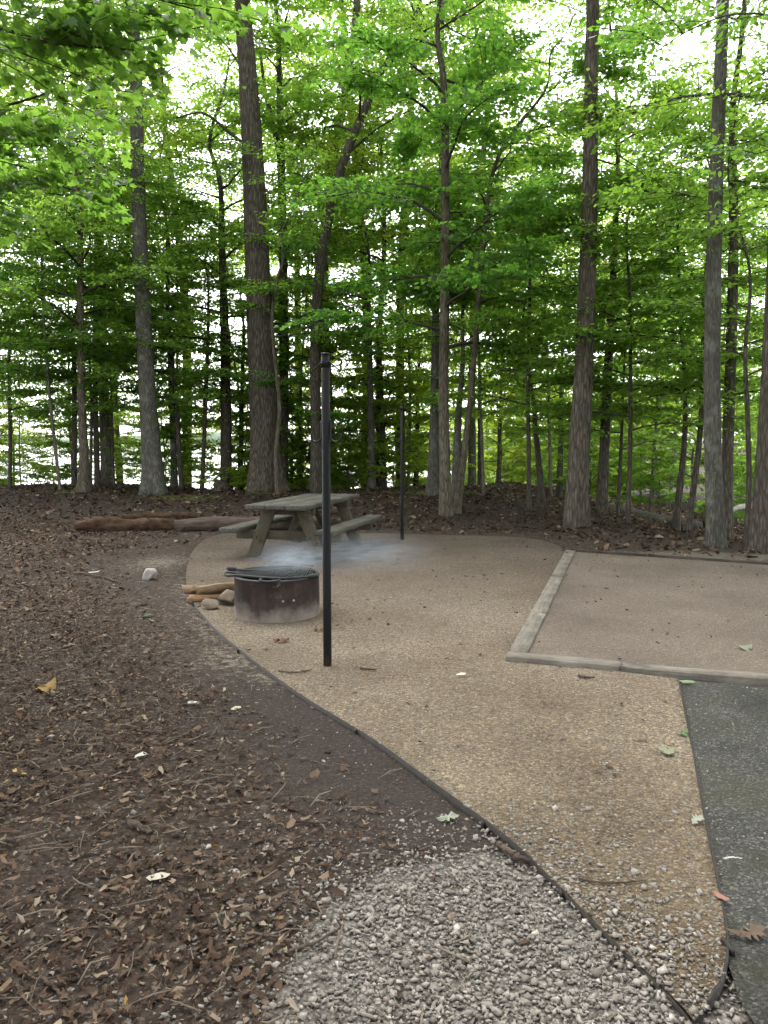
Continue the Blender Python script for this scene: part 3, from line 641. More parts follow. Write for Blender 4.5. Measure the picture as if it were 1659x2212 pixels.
def fan_leaves(P, A, N, size, kind, curl, r):
    """P origins, A axis, N normal (n,3); returns V, F, per-face leaf index"""
    o = outline(kind); k = len(o); n = len(P)
    A = A/np.linalg.norm(A, axis=1)[:, None]; B = np.cross(N, A); B /= np.linalg.norm(B, axis=1)[:, None]+1e-9; N = np.cross(A, B)
    c1 = curl*r.normal(size=(n, 1)); c2 = curl*r.normal(size=(n, 1)); wd = r.uniform(.8, 1.25, (n, 1))
    pts = np.vstack([o, [[0, .5]]])
    x = pts[None, :, 0]*wd; y = np.broadcast_to(pts[None, :, 1], (n, k+1))
    z = c1*(np.abs(pts[None, :, 0])*2)**1.5+c2*((y-.5)**2)*2+curl*.4*r.normal(size=(n, k+1))*(np.arange(k+1) < k)
    s = np.asarray(size)[:, None, None]
    V = P[:, None]+s*(x[..., None]*B[:, None]+y[..., None]*A[:, None]+z[..., None]*N[:, None])
    b = np.arange(n)[:, None]*(k+1); j = np.arange(k)[None]
    F = np.stack([np.broadcast_to(b+k, (n, k)), b+j, b+(j+1) % k], -1).reshape(-1, 3)
    return V.reshape(-1, 3), F, np.repeat(np.arange(n), k)
def join_leaves(parts):
    Vs, Fs, L = [], [], []; o = 0
    for V, F, lv in parts: Vs.append(V); Fs.append(F+o); L.append(lv); o += len(V)
    return np.concatenate(Vs), np.concatenate(Fs), np.concatenate(L)
def litter_pts(n, x0, x1, y0, y1, dens, r):
    x = r.uniform(x0, x1, n); y = r.uniform(y0, y1, n); keep = r.uniform(size=n) < dens(x, y); x, y = x[keep], y[keep]
    ok = ~(inpoly(x, y, PAD) | inpoly(x, y, TPAD) | inpoly(x, y, AS)); x, y = x[ok], y[ok]
    return x, y
def litter(name, label, n, box, dens, sizes, kinds, curl, seed, lift=.012):
    r = np.random.default_rng(seed); x, y = litter_pts(n, *box, dens, r); parts = []
    kid = r.choice(len(kinds), size=len(x), p=[k[1] for k in kinds])
    for i, (kn, _) in enumerate(kinds):
        m_ = kid == i; c = m_.sum()
        if not c: continue
        P = np.column_stack([x[m_], y[m_], gz(x[m_], y[m_])+r.uniform(.002, lift, c)])
        a = r.uniform(0, 2*math.pi, c); A = np.column_stack([np.cos(a), np.sin(a), .25*r.normal(size=c)])
        N = np.column_stack([.28*r.normal(size=c), .28*r.normal(size=c), np.ones(c)])
        V, F, li = fan_leaves(P, A, N, r.uniform(*sizes, c)*r.uniform(.6, 1.2, c), kn, curl, r)
        lv = np.clip(r.beta(1.15, 1.7, c), 0, .96); pale = r.uniform(size=c); lv = np.where(pale > .93, r.uniform(.88, .97, c), lv); lv = np.where(pale < .004, 1.0, lv)
        parts.append((V, F, lv[li]))
    V, F, lv = join_leaves(parts)
    return tag(link(name, mesh(name, V, [F], False, {'lv': lv}), DEAD), label, 'leaf litter', kind='stuff')
def dleft(x, y):
    d = distline(x, y, EL); return sm(.2, 1.15, d+.18*wob(x, y, 2))*(1-.0*x)
def dens_near(x, y): return dleft(x, y)*np.where(inpoly(x, y, WG), .1, 1)*(.55+.45*sm(-.4, .5, wob(x, y, 1.7)))
litter('leaf_litter', 'brown dead leaves covering the ground in left foreground', 128000, (-6.2, .6, 1.2, 9.0), lambda x, y: dens_near(x, y)*sm(9.2, 5.6, y), (.014, .054), [('oval', .16), ('oak', .08), ('chip', .20), ('sliver', .56)], .26, 21, .026)
litter('leaf_litter', 'brown dead leaves around the rotten log and pale rock', 42000, (-9.5, -1.5, 5.6, 15), lambda x, y: sm(5.6, 8, y)*sm(.25, 1.9, distline(x, y, EL))*(.6+.4*sm(-.5, .5, wob(x, y, 1.3)))*np.clip(1.15-np.clip(1-np.hypot((x+3.0)/1.3, (y-10.2)/2), 0, 1)*1.5, .05, 1), (.04, .09), [('oval', .12), ('chip', .2), ('sliver', .68)], .28, 22)
litter('leaf_litter', 'reddish brown dead leaves on the ground behind the gravel', 42000, (-11, 19, 10.6, 33), lambda x, y: np.clip(sm(.05, .5, distline(x, y, EL))*sm(10.9, 12.4, y+.45*(2.7-x)*(x > 2.7)*-1+.0), 0, 1)*np.where((y < 15) & (x < -3.2), .3, 1), (.08, .15), [('chip', 1.0)], .28, 23)
litter('leaf_litter', 'thin scatter of dead leaves on the bare soil by edging', 1500, (-3, .8, 1.6, 8.5), lambda x, y: .5*sm(.02, .3, distline(x, y, EL))*sm(1.8, .6, distline(x, y, EL)), (.025, .06), [('oval', .5), ('chip', .5)], .16, 24)
r = np.random.default_rng(33); n = 900; x = r.uniform(-3, 6, n); y = r.uniform(2.2, 13, n); onp = inpoly(x, y, PAD); ont = inpoly(x, y, TPAD); ok = onp | ont; x, y, ont = x[ok], y[ok], ont[ok]; n = len(x); a = r.uniform(0, 6.28, n)
V, F, li = fan_leaves(np.column_stack([x, y, np.where(ont, .03, .008)]), np.column_stack([np.cos(a), np.sin(a), .1*r.normal(size=n)]), np.column_stack([.2*r.normal(size=n), .2*r.normal(size=n), np.ones(n)]), r.uniform(.012, .045, n)*(1+.03*y), 'chip', .25, r)
tag(link('leaf_scraps', mesh('leaf_scraps', V, [F], False, {'lv': np.clip(r.beta(1.1, 1.4, n), 0, .95)[li]}), DEAD), 'small dry leaf scraps scattered on the gravel pads', 'leaf litter', kind='stuff')
# twigs among the litter
r = np.random.default_rng(31); x, y = litter_pts(2600, -5, .8, 1.3, 9, lambda x, y: .15+.85*dleft(x, y), r); m = MB()
for a, b in zip(x, y):
    an = r.uniform(0, 6.28); L = r.uniform(.04, .2)*r.uniform(.5, 1.4); z = float(gz(a, b))+.012
    P = np.array([[a, b, z], [a+math.cos(an)*L*.5+r.normal()*.01, b+math.sin(an)*L*.5+r.normal()*.01, z+abs(r.normal())*.01], [a+math.cos(an)*L, b+math.sin(an)*L, z+r.uniform(0, .012)]])
    m.add(*tube(P, np.array([1, .85, .5])*r.uniform(.0015, .0045), 5))
tag(link('twig_litter', m.build('twig_litter'), simple_noise_mat('litter_twig', (.06, .045, .035), (.20, .16, .125), 9)), 'small broken twigs strewn through the foreground litter', 'twigs', kind='stuff')
# fallen leaves one can point at
def fallen(label, px, py, s, kind, col, az, cat='leaf', z=None, curl=.1):
    col = [c_*.68 for c_ in col]; p = G(px, py); r = np.random.default_rng(int(px*7+py)); onp = inpoly(np.array([p[0]]), np.array([p[1]]), PAD)[0]
    tp = inpoly(np.array([p[0]]), np.array([p[1]]), TPAD)[0]; asp = inpoly(np.array([p[0]]), np.array([p[1]]), AS)[0]
    zz = (.022 if tp else 0 if onp else -.006 if asp else float(gz(p[0], p[1])))+.014
    V, F, li = fan_leaves(np.zeros((1, 3)), np.array([[math.cos(az), math.sin(az), .1]]), np.array([[.1, -.15, 1.]]), np.array([s]), kind, curl, r)
    mn = 'fallen_leaf_'+'_'.join(str(int(c*100)) for c in col); mt = bpy.data.materials.get(mn) or simple_noise_mat(mn, [c*.75 for c in col], col, 30, bump=.3)
    o = link('fallen_leaf', mesh('fallen_leaf', V, [F]), mt); o.location = (p[0], p[1], zz); return tag(o, label, cat)
fallen('grey green oak leaf on dark soil beside the edging', 945, 1765, .095, 'oak', (.34, .36, .28), .2)
fallen('pale grey oak leaf on gravel by right edging', 1495, 1785, .085, 'oak', (.36, .37, .31), .7)
fallen('fresh green leaf lying on asphalt by the timber', 1465, 1476, .11, 'oval', (.22, .28, .16), -.2)
fallen('green maple leaf on the gravel near asphalt edging', 1475, 1592, .075, 'maple5', (.13, .19, .09), 1.0)
fallen('faded green maple leaf lower on gravel near edging', 1452, 1634, .085, 'maple5', (.24, .27, .17), 2.2)
fallen('cream coloured leaf scrap in the middle of gravel', 985, 1462, .07, 'chip', (.66, .62, .52), .1)
fallen('dull green leaf on tent pad near right frame edge', 1600, 1408, .12, 'maple5', (.26, .28, .20), .4)
fallen('orange yellow curled leaf in litter at left', 85, 1490, .14, 'maple5', (.34, .22, .08), 1.2, curl=.25)
fallen('bright yellow leaf in litter at far left', 60, 1668, .09, 'oval', (.50, .36, .12), 2.9, curl=.2)
fallen('small yellow leaf right of the bright yellow one', 205, 1700, .07, 'oval', (.46, .34, .13), .1, curl=.2)
fallen('white torn leaf scrap in middle of litter', 290, 1632, .085, 'chip', (.62, .58, .54), .6, curl=.2)
fallen('large pale tan leaf in the lower litter', 315, 1892, .09, 'chip', (.56, .50, .41), .1)
fallen('small green leaf lying left of the fire ring', 300, 1332, .12, 'oval', (.08, .19, .10), .1)
fallen('pale square leaf scrap on soil left of edging', 500, 1530, .07, 'chip', (.55, .51, .38), .8)
fallen('whitish leaf among litter above centre left', 405, 1516, .06, 'chip', (.62, .60, .55), .2)
fallen('reddish brown dry leaf on the gravel before the fire ring', 590, 1388, .13, 'oak', (.21, .10, .06), .1, curl=.2)
fallen('brown curled leaf near foot of the front post', 675, 1364, .10, 'oak', (.22, .15, .09), .3, curl=.25)
fallen('white leaf scrap lying behind the pale rock', 190, 1240, .15, 'chip', (.62, .58, .56), .1)
fallen('pale yellow flower petal on the asphalt', 1520, 1745, .025, 'oval', (.55, .56, .30), .4)
fallen('reddish leaf leaning on the edging by asphalt', 1575, 1950, .06, 'chip', (.35, .17, .12), 2.4)
fallen('brown oak leaf on the asphalt edge at lower right', 1600, 2030, .10, 'oak', (.15, .10, .07), .4)

# ------------------------------------------------------------------ loose stones
def ico_pts():
    bm = bmesh.new(); bmesh.ops.create_icosphere(bm, subdivisions=1, radius=1)
    V = np.array([v.co for v in bm.verts]); F = np.array([[v.index for v in f.verts] for f in bm.faces]); bm.free(); return V, F
IV, IF = ico_pts()
OV = np.array([[1, 0, 0], [-1, 0, 0], [0, 1, 0], [0, -1, 0], [0, 0, 1], [0, 0, -1.]]); OF = np.array([[0, 2, 4], [2, 1, 4], [1, 3, 4], [3, 0, 4], [2, 0, 5], [1, 2, 5], [3, 1, 5], [0, 3, 5]])
CV = np.array([[a, b, c_] for a in (-.72, .72) for b in (-.72, .72) for c_ in (-.72, .72)]); CF = np.array([[0, 1, 3], [0, 3, 2], [4, 6, 7], [4, 7, 5], [0, 4, 5], [0, 5, 1], [2, 3, 7], [2, 7, 6], [0, 2, 6], [0, 6, 4], [1, 5, 7], [1, 7, 3]])
def stones(name, label, cat, x, y, z, size, mat, seed, base=(IV, IF), flat=.62, rough=.2):
    r = np.random.default_rng(seed); n = len(x); BV, BF = base; k = len(BV)
    a = r.uniform(0, 6.28, n); ca, sa = np.cos(a), np.sin(a)
    sc = np.column_stack([r.uniform(.8, 1.35, n), r.uniform(.65, 1.0, n), flat*r.uniform(.7, 1.2, n)])
    V = (BV[None]*(1+rough*r.normal(size=(n, k, 1)))+(.34*r.normal(size=(n, k, 3)) if k == 8 else 0))*sc[:, None]
    tl = r.normal(size=(n, 1))*.35; V = np.stack([V[..., 0], V[..., 1]*np.cos(tl)-V[..., 2]*np.sin(tl), V[..., 1]*np.sin(tl)+V[..., 2]*np.cos(tl)], -1)
    X2 = V[..., 0]*ca[:, None]-V[..., 1]*sa[:, None]; Y2 = V[..., 0]*sa[:, None]+V[..., 1]*ca[:, None]
    s = np.asarray(size)[:, None]
    V = np.stack([X2*s+np.asarray(x)[:, None], Y2*s+np.asarray(y)[:, None], V[..., 2]*s+np.asarray(z)[:, None]], -1)
    F = (np.arange(n)[:, None, None]*k+BF[None]).reshape(-1, 3)
    lv = np.repeat(np.clip(r.beta(2.2, 2.2, n), 0, 1), len(BF))
    return tag(link(name, mesh(name, V.reshape(-1, 3), [F], False, {'lv': lv}), mat), label, cat, kind='stuff')
r = np.random.default_rng(41)
n = 60000; x = r.uniform(-1.4, 2.4, n); y = r.uniform(.7, 3.3, n); ins = inpoly(x, y, WG)
edge = distline(x, y, WG+[WG[0]]); keep = (ins & (r.uniform(size=n) < .45+.55*sm(0, .3, edge))) | (~ins & (r.uniform(size=n) < .45*np.exp(-edge/.22))) | (~ins & (x < .9) & (r.uniform(size=n) < .05*np.exp(-edge/.6)))
keep &= ~(inpoly(x, y, AS) & (edge > .12)); x, y = x[keep], y[keep]
inpad = inpoly(x, y, PAD); zz = np.where(inpad, 0, gz(x, y)); size = .0036+.0135*r.beta(.9, 3.6, len(x))
stones('coarse_gravel', 'coarse whitish crushed stone in the bottom foreground', 'gravel', x, y, zz+size*.25+r.uniform(0, .006, len(x))*inpoly(x, y, WG), size, STONE, 42, (CV, CF), .55, .14)
n = 64000; x = r.uniform(-3, 2.6, n); y = 1.9+9*r.uniform(size=n)**1.9; ok = inpoly(x, y, PAD) & (r.uniform(size=n) < sm(8.5, 3.5, y)); x, y = x[ok], y[ok]
size = r.uniform(.0035, .0075, len(x))*(1+.05*y)
stones('pea_gravel', 'loose tan pea gravel pebbles on the camp pad', 'gravel', x, y, size*.08, size*1.15, PEBB, 43, (OV, OF), .36, .14)
n = 5000; x = r.uniform(-4, 1, n); y = r.uniform(1.6, 8, n); dd = distline(x, y, EL); ok = ~inpoly(x, y, PAD) & (r.uniform(size=n) < .5*sm(2.2, .3, dd)); x, y = x[ok], y[ok]
size = .003+.008*r.beta(1.2, 4, len(x)); stones('soil_pebbles', 'pale pebbles scattered over the dark bare soil', 'gravel', x, y, gz(x, y)+size*.3, size, STONE, 44, (CV, CF))
n = 1300; x = r.uniform(1.2, 3.4, n); y = r.uniform(1.5, 5.0, n); ok = inpoly(x, y, AS) & (r.uniform(size=n) < .25+.75*sm(.5, 0, distline(x, y, ER))); x, y = x[ok], y[ok]
size = r.uniform(.002, .006, len(x)); stones('drive_pebbles', 'small loose stones scattered on the dark asphalt', 'gravel', x, y, -.006+size*.3, size, STONE, 45, (CV, CF))
n = 1800; x = r.uniform(.8, 6, n); y = r.uniform(5, 11.5, n); ok = inpoly(x, y, TPAD); x, y = x[ok], y[ok]
size = r.uniform(.004, .010, len(x)); stones('tent_pad_pebbles', 'grey brown pebbles scattered over the tent pad', 'gravel', x, y, .022+size*.08, size, PEBB, 46, (OV, OF), .36, .14)

# ------------------------------------------------------------------ trees
def spray_arch(seed):
    """a flat leafy twig spray of unit length along +x: leaf origins, axes, twig segments"""
    r = np.random.default_rng(seed); P, A, S = [], [], []
    s = 1
    for t in np.linspace(.10, .97, 12):
        c = np.array([t, .05*math.sin(4*t+seed), -.10*t*t+.01*r.normal()]); s = -s
        L = (.38*(1-.65*t)+.08)*r.uniform(.7, 1.2); a = s*math.radians(r.uniform(38, 66))
        d = np.array([math.cos(a), math.sin(a), .04*r.normal()-.04]); S.append((c, c+d*L))
        m_ = max(2, int(L/.075)); q = 1
        for u in np.linspace(.25, 1, m_):
            q = -q; al = a+q*math.radians(r.uniform(20, 60))*(u < .99)
            P.append(c+d*L*u+r.normal(size=3)*.012); A.append([math.cos(al), math.sin(al), -.3+.35*r.normal()])
    for u in (.55, .72, .86, .95, 1.0):
        P.append([u, .05*math.sin(4*u+seed), -.10*u*u]); A.append([1, r.normal()*.6, -.2])
    S.append((np.zeros(3), np.array([.5, .05*math.sin(2+seed), -.025]))); S.append((S[-1][1], np.array([1, .05*math.sin(4+seed), -.10])))
    return np.array(P), np.array(A), S
ARCH = [spray_arch(s) for s in range(6)]
def foliage(boughs, leaf, r, dens=1.0, kind='quad', spacing=.185, slen=(.8, 1.4), wood=True, tilt=.8):
    """boughs: list of (path(n,3), r0). returns crown mesh arrays and limb MB"""
    Ps, As, m = [], [], MB()
    for path, r0 in boughs:
        n = len(path); m.add(*tube(path, np.linspace(r0, max(.004, r0*.2), n), 5, cap=False))
        seg = np.linalg.norm(np.diff(path, axis=0), axis=1); cum = np.concatenate([[0], np.cumsum(seg)]); L = cum[-1]; s = 1
        d = max(.22*L, .15)
        while d < L:
            t = d/L; p = np.array([np.interp(d, cum, path[:, k]) for k in range(3)]); q = np.array([np.interp(min(d+.1, L), cum, path[:, k]) for k in range(3)])-np.array([np.interp(max(d-.1, 0), cum, path[:, k]) for k in range(3)])
            az = math.atan2(q[1], q[0]); s = -s
            for rep in range(2 if r.uniform() < .35 else 1):
                a2 = az+s*math.radians(r.uniform(25, 75))*(1-.6*t*t); el = math.radians(r.normal()*9+5*(1-t)); rl = r.normal()*.22
                sc = r.uniform(*slen)*(1-.25*t); P, A, SG = ARCH[r.integers(6)]
                ca, sa, ce, se = math.cos(a2), math.sin(a2), math.cos(el), math.sin(el)
                R = np.array([[ca, -sa, 0], [sa, ca, 0], [0, 0, 1.]])@np.array([[ce, 0, -se], [0, 1, 0], [se, 0, ce]])@rotx(rl)
                k = len(P); sel = r.uniform(size=k) < dens
                Ps.append(p+sc*(P[sel]@R.T)); As.append(A[sel]@R.T)
                if wood:
                    for c0, c1 in SG[-2:]:
                        u0, u1 = p+sc*(R@c0), p+sc*(R@c1); m.add(*tube(np.array([u0, u1]), [.007*sc, .004*sc], 3, cap=False))
                s = -s if rep else s
            d += spacing*r.uniform(.7, 1.3)
    P = np.concatenate(Ps); A = np.concatenate(As); n = len(P)
    sz = leaf*r.uniform(.65, 1.25, n); N = np.column_stack([tilt*r.normal(size=n), tilt*r.normal(size=n), np.ones(n)])
    if kind != 'quad':
        V, F, li = fan_leaves(P, A, N, sz, kind, .10, r); lv = np.clip(r.beta(2, 2, n), 0, 1)[li]; return V, F, lv, m
    A = A/np.linalg.norm(A, axis=1)[:, None]; B = np.cross(N, A); B /= np.linalg.norm(B, axis=1)[:, None]; N = np.cross(A, B)
    s = sz[:, None]; w = .30*r.uniform(.8, 1.25, (n, 1)); f = .10*r.normal(size=(n, 1))
    V = np.stack([P, P+s*(.45*A+w*B+f*N), P+s*(A-.08*np.abs(f)*N), P+s*(.45*A-w*B+f*N)], 1).reshape(-1, 3)
    b = np.arange(n)[:, None]*4; F = np.concatenate([b+[0, 1, 2], b+[0, 2, 3]], 1).reshape(-1, 3)
    return V, F, np.repeat(np.clip(r.beta(2, 2, n), 0, 1), 2), m
def bough_path(p0, az, L, rise, droop, r, n=8):
    P = [np.asarray(p0, float)]; a = az
    for i in range(n-1):
        t = i/(n-1); e = rise*(1-t)-droop*t; a += r.normal()*.13
        P.append(P[-1]+L/(n-1)*np.array([math.cos(a)*math.cos(e), math.sin(a)*math.cos(e), math.sin(e+.06*r.normal())]))
    return np.array(P)
def trunk_mesh(P, R, r, k=18, flare=1.6, n=None):
    n = n or max(18, int(len(P)*7)); Q = catmull(P, n); seg = np.linspace(0, 1, n)
    Rr = np.interp(seg, np.linspace(0, 1, len(R)), R)
    h = Q[:, 2]-Q[0, 2]; Rb = R[0]
    fl_ = 1+(flare-1)*np.exp(-np.clip(h, 0, None)/(2.2*Rb+.05))
    th = np.arange(k)*2*math.pi/k; ph = r.uniform(0, 6.28, 4)
    lob = 1+(fl_[:, None]-1)*.55*(np.sin(3*th+ph[0])+.6*np.sin(5*th+ph[1]))[None]
    ell = fl_[:, None]*lob*(1+.035*np.sin(2*th[None]+seg[:, None]*9+ph[2])+.02*r.normal(size=(n, k)))
    V, F, T = tube(Q, Rr, k, ell=ell); return Q, Rr, V, F, T
NLEAF = 0
def tree(name, label, px, w, Y, bark, top=14, crown=(), cat='tree', group=None, flare=1.35, seed=0, k=18, leafm=None, forks=(), sink=.15, leaf=.102, kind='quad', dens=1.0):
    global NLEAF
    r = np.random.default_rng(1000+seed)
    P = [AT(a, b, Y) for a, b in px]; R = [ww*Y/FPX/2 for ww in w]
    z0 = float(gz(P[0][0], Y)); base = np.array([P[0][0], Y, z0])
    P[0] = np.array([P[0][0], Y, z0-sink])
    if P[1][2] < z0+.3: P[1][2] = z0+.3
    if P[-1][2] < top:
        d = P[-1]-P[-2]; d = d/np.linalg.norm(d)*.6+np.array([0, 0, .6]); d /= d[2]; m_ = 3; dz = (top-P[-1][2])/m_; r1 = R[-1]; last = P[-1].copy()
        for i in range(1, m_+1): P.append(last+d*dz*i+np.array([r.normal()*.15, r.normal()*.2, 0])); R.append(max(.012, r1*(1-.8*i/m_)))
    Q, Rr, V, F, T = trunk_mesh(np.array(P)-base, R, r, k, flare)
    o = empty(name, base); tag(o, label, cat, group)
    link('trunk', mesh('trunk', V, [F, T], True), bark, o)
    m = MB(); boughs = []
    for fp, fw in forks:
        fpts = np.array([AT(a, b, Y+dy) for a, b, dy in fp])-base; n = 6*len(fpts); path = catmull(fpts, n)
        Vf, Qf, Tf = tube(path, np.interp(np.linspace(0, 1, n), [0, 1], [fw[0]*Y/FPX/2, fw[1]*Y/FPX/2]), 8); link('limb', mesh('limb', Vf, [Qf, Tf], True), bark, o); boughs.append((path[n//3:], .008))
    for za, zb, cnt, La, Lb, rise in crown:
        for i in range(cnt):
            z = za+(zb-za)*(i+r.uniform(0, 1))/cnt; p = np.array([np.interp(z, Q[:, 2], Q[:, j]) for j in range(3)]); rad = np.interp(z, Q[:, 2], Rr)
            az = i*2.4+r.normal()*.5; t = (z-za)/(zb-za+1e-6); L = r.uniform(La, Lb)*(1-.35*t)
            boughs.append((bough_path(p, az, L, math.radians(rise)*r.uniform(.4, 1.4), math.radians(8), r), min(rad*.5, .012+.010*L)))
    if boughs:
        V, F, lv, mw = foliage(boughs, leaf, r, dens, kind); NLEAF += len(F)
        c = link('crown', mesh('crown', V, [F], False, {'lv': lv}), leafm or LEAF, o); c['kind'] = 'stuff'
        for kk, v in mw.F.items(): m.F.setdefault(kk, []).extend([a+m.n for a in v])
        m.V += mw.V; m.n += mw.n
        link('branches', m.build('branches', True), TWIG, o)['kind'] = 'stuff'
    return o
HI = (11.5, 19, 8, 2.2, 3.8, 40)            # high canopy
T = tree
T('tree', 'straight grey trunk left of the biggest tree, mossy at its foot', [(337, 1083), (322, 900), (308, 650), (298, 400), (295, 200), (288, 40)], [40, 36, 33, 29, 26, 23], 20, BARK_G, 20, [HI], seed=1, flare=1.7)
T('tree', 'biggest furrowed trunk standing behind the picnic table', [(573, 1066), (569, 900), (559, 650), (549, 400), (538, 200), (524, 0)], [60, 57, 52, 46, 40, 34], 21.5, BARK_F, 22, [(15, 21, 8, 2.5, 4, 35)], seed=2, flare=1.5, k=28,
  forks=[([(552, 330, 0), (500, 290, -.3), (440, 245, -.8), (380, 255, -1.2)], (9, 3)), ([(545, 200, 0), (505, 120, .3), (460, 70, .6), (400, 45, .8)], (5, 2))])
T('tree', 'grey forked trunk right behind the biggest tree', [(612, 1064), (613, 800), (612, 560), (607, 350), (604, 220), (600, 60)], [22, 20, 18, 17, 13, 10], 24, BARK_D, 18, [(10, 17, 12, 2, 3.6, 35)], seed=3, forks=[([(609, 370, 0), (588, 260, 0), (572, 190, .2), (560, 90, .4)], (11, 5))])
T('sapling', 'thin winding sapling hugging the right of biggest trunk', [(600, 1058), (596, 980), (604, 880), (592, 760), (588, 680), (600, 600), (612, 560), (610, 500), (640, 440)], [11, 10, 9, 8, 7, 7, 6, 5, 3], 20.3, BARK_B, 8.6, [(3.8, 8.4, 11, 1.4, 2.4, 20)], 'sapling', seed=4, k=10)
T('tree', 'dark trunk bending to the right behind the front post', [(684, 1063), (682, 900), (681, 720), (692, 580), (716, 440), (745, 340), (780, 255), (812, 180), (850, 110), (900, 30)], [25, 23, 22, 21, 20, 18, 17, 15, 12, 9], 21, BARK_D, 15.5, [(8.8, 15, 14, 1.8, 3.4, 30)], seed=5, forks=[([(835, 140, 0), (870, 110, .2), (905, 75, .4), (930, 20, .6)], (10, 5))])
T('tree', 'upright brown trunk in the leaf litter right of the far post', [(963, 1117), (960, 980), (958, 800), (962, 600), (962, 400), (960, 200), (945, 60)], [28, 24, 21, 19, 17, 14, 10], 16.2, BARK_B, 13, [(3.4, 12.5, 27, 1.8, 3.2, 22)], seed=6, kind='maple5', leaf=.10, leafm=LEAF_DK)
T('tree', 'slender stem leaning right from the brown trunk foot', [(985, 1098), (1005, 960), (1018, 840), (1030, 700), (1042, 560), (1055, 420), (1080, 330), (1120, 270), (1180, 190)], [17, 14, 12, 11, 10, 9, 8, 7, 5], 16.6, BARK_B, 10.5, [(4.2, 10, 20, 1.6, 3.0, 20)], seed=7, k=12, kind='maple5', leaf=.10, leafm=LEAF_DK, forks=[([(1080, 330, 0), (1130, 290, -.2), (1200, 270, -.4), (1260, 262, -.8)], (6, 2))])
T('tree', 'pale grey short stem tucked behind the slender leaning stem', [(985, 1075), (988, 980), (990, 900), (1000, 780)], [23, 19, 15, 9], 19, BARK_G, 8, [(3.5, 8, 12, 1.6, 2.8, 22)], seed=8, k=12)
T('tree', 'grey trunk just left of the brown upright trunk, farther back', [(935, 1078), (938, 960), (940, 820), (942, 640)], [27, 22, 19, 15], 20, BARK_G, 14, [(5, 13.5, 18, 1.8, 3.2, 28)], seed=9)
T('tree', 'large shaggy trunk at the edge of litter behind the tent pad', [(1243, 1136), (1250, 980), (1262, 780), (1270, 560), (1275, 350), (1277, 150), (1279, -20)], [48, 43, 38, 34, 32, 29, 26], 14.6, BARK_F, 19, [(9.5, 18, 9, 2.2, 3.8, 35)], seed=10, flare=1.3, k=24)
T('tree', 'dark trunk right behind the large shaggy trunk', [(1298, 1112), (1305, 980), (1312, 820), (1322, 640), (1330, 480), (1335, 300)], [25, 21, 18, 15, 12, 8], 17.5, BARK_D, 13, [(4, 12.5, 22, 1.8, 3.2, 25)], seed=11)
T('tree', 'straight lichen grey trunk near the right edge of photo', [(1549, 1180), (1541, 1000), (1538, 820), (1540, 640), (1545, 450), (1552, 250), (1563, -20)], [40, 35, 32, 31, 29, 27, 24], 11.9, BARK_G, 17, [(9, 16.5, 8, 2.0, 3.4, 35)], seed=12, flare=1.25, k=24)
T('tree', 'darker trunk just behind and right of lichen grey trunk', [(1570, 1115), (1572, 980), (1578, 800), (1583, 600), (1585, 400), (1582, 240)], [27, 24, 22, 20, 17, 12], 14.5, BARK_D, 13.5, [(5.5, 13, 16, 1.8, 3.4, 28)], seed=13)
T('tree', 'trunk cut off by the right edge of the photo', [(1643, 1192), (1650, 1050), (1662, 850), (1674, 600)], [46, 41, 38, 33], 11.4, BARK_D, 13, [(5.5, 12.5, 12, 1.8, 3.2, 30)], seed=14)
T('sapling', 'thin dark sapling left of the large shaggy trunk', [(1143, 1105), (1142, 950), (1140, 800), (1145, 560)], [11, 9, 8, 5], 17, BARK_D, 7.2, [(1.8, 7, 18, 1.4, 2.6, 15)], 'sapling', seed=15, k=10)
T('sapling', 'leaning dark sapling beside thin one left of shaggy trunk', [(1172, 1100), (1166, 1020), (1158, 940), (1150, 850)], [17, 14, 11, 8], 19, BARK_D, 7.5, [(2, 7.4, 14, 1.4, 2.6, 18)], 'sapling', seed=16, k=10)
T('sapling', 'straight thin sapling right of the large shaggy trunk', [(1357, 1118), (1361, 980), (1362, 800), (1360, 640), (1355, 480)], [11, 9, 8, 6, 4], 15.5, BARK_D, 8, [(1.8, 7.8, 22, 1.4, 2.8, 15)], 'sapling', seed=17, k=10)
T('sapling', 'very thin sapling between dark trunk and straight sapling', [(1334, 1105), (1340, 1000), (1345, 880), (1350, 760)], [9, 8, 6, 4], 17.5, BARK_D, 6, [(1.5, 6, 14, 1.2, 2.2, 15)], 'sapling', seed=18, k=8)
T('sapling', 'short thick dark stem left of two leaning right stems', [(1458, 1142), (1468, 1060), (1478, 960), (1480, 850)], [18, 15, 12, 9], 16, BARK_D, 8, [(2, 7.8, 20, 1.4, 2.8, 18)], 'sapling', seed=19, k=10)
T('sapling', 'dark stem slanting up towards the lichen grey trunk', [(1485, 1152), (1495, 1080), (1510, 960), (1518, 820), (1522, 600)], [15, 14, 12, 10, 6], 15, BARK_D, 8.5, [(2.2, 8.2, 20, 1.4, 2.8, 18)], 'sapling', seed=20, k=10, leafm=LEAF)
T('sapling', 'slim sapling between the two right edge trunks', [(1612, 1168), (1618, 1050), (1615, 900), (1610, 760)], [14, 12, 10, 8], 12.5, BARK_D, 7, [(2.6, 6.8, 16, 1.2, 2.4, 18)], 'sapling', seed=21, k=10)
T('tree', 'crooked slim tree with flared foot at far left', [(183, 1082), (182, 1000), (176, 850), (174, 650), (172, 480), (160, 360), (148, 270)], [24, 19, 16, 14, 12, 10, 8], 20.3, BARK_B, 12.5, [(3.6, 12, 30, 1.8, 3.4, 18)], seed=22, flare=1.9, k=14)
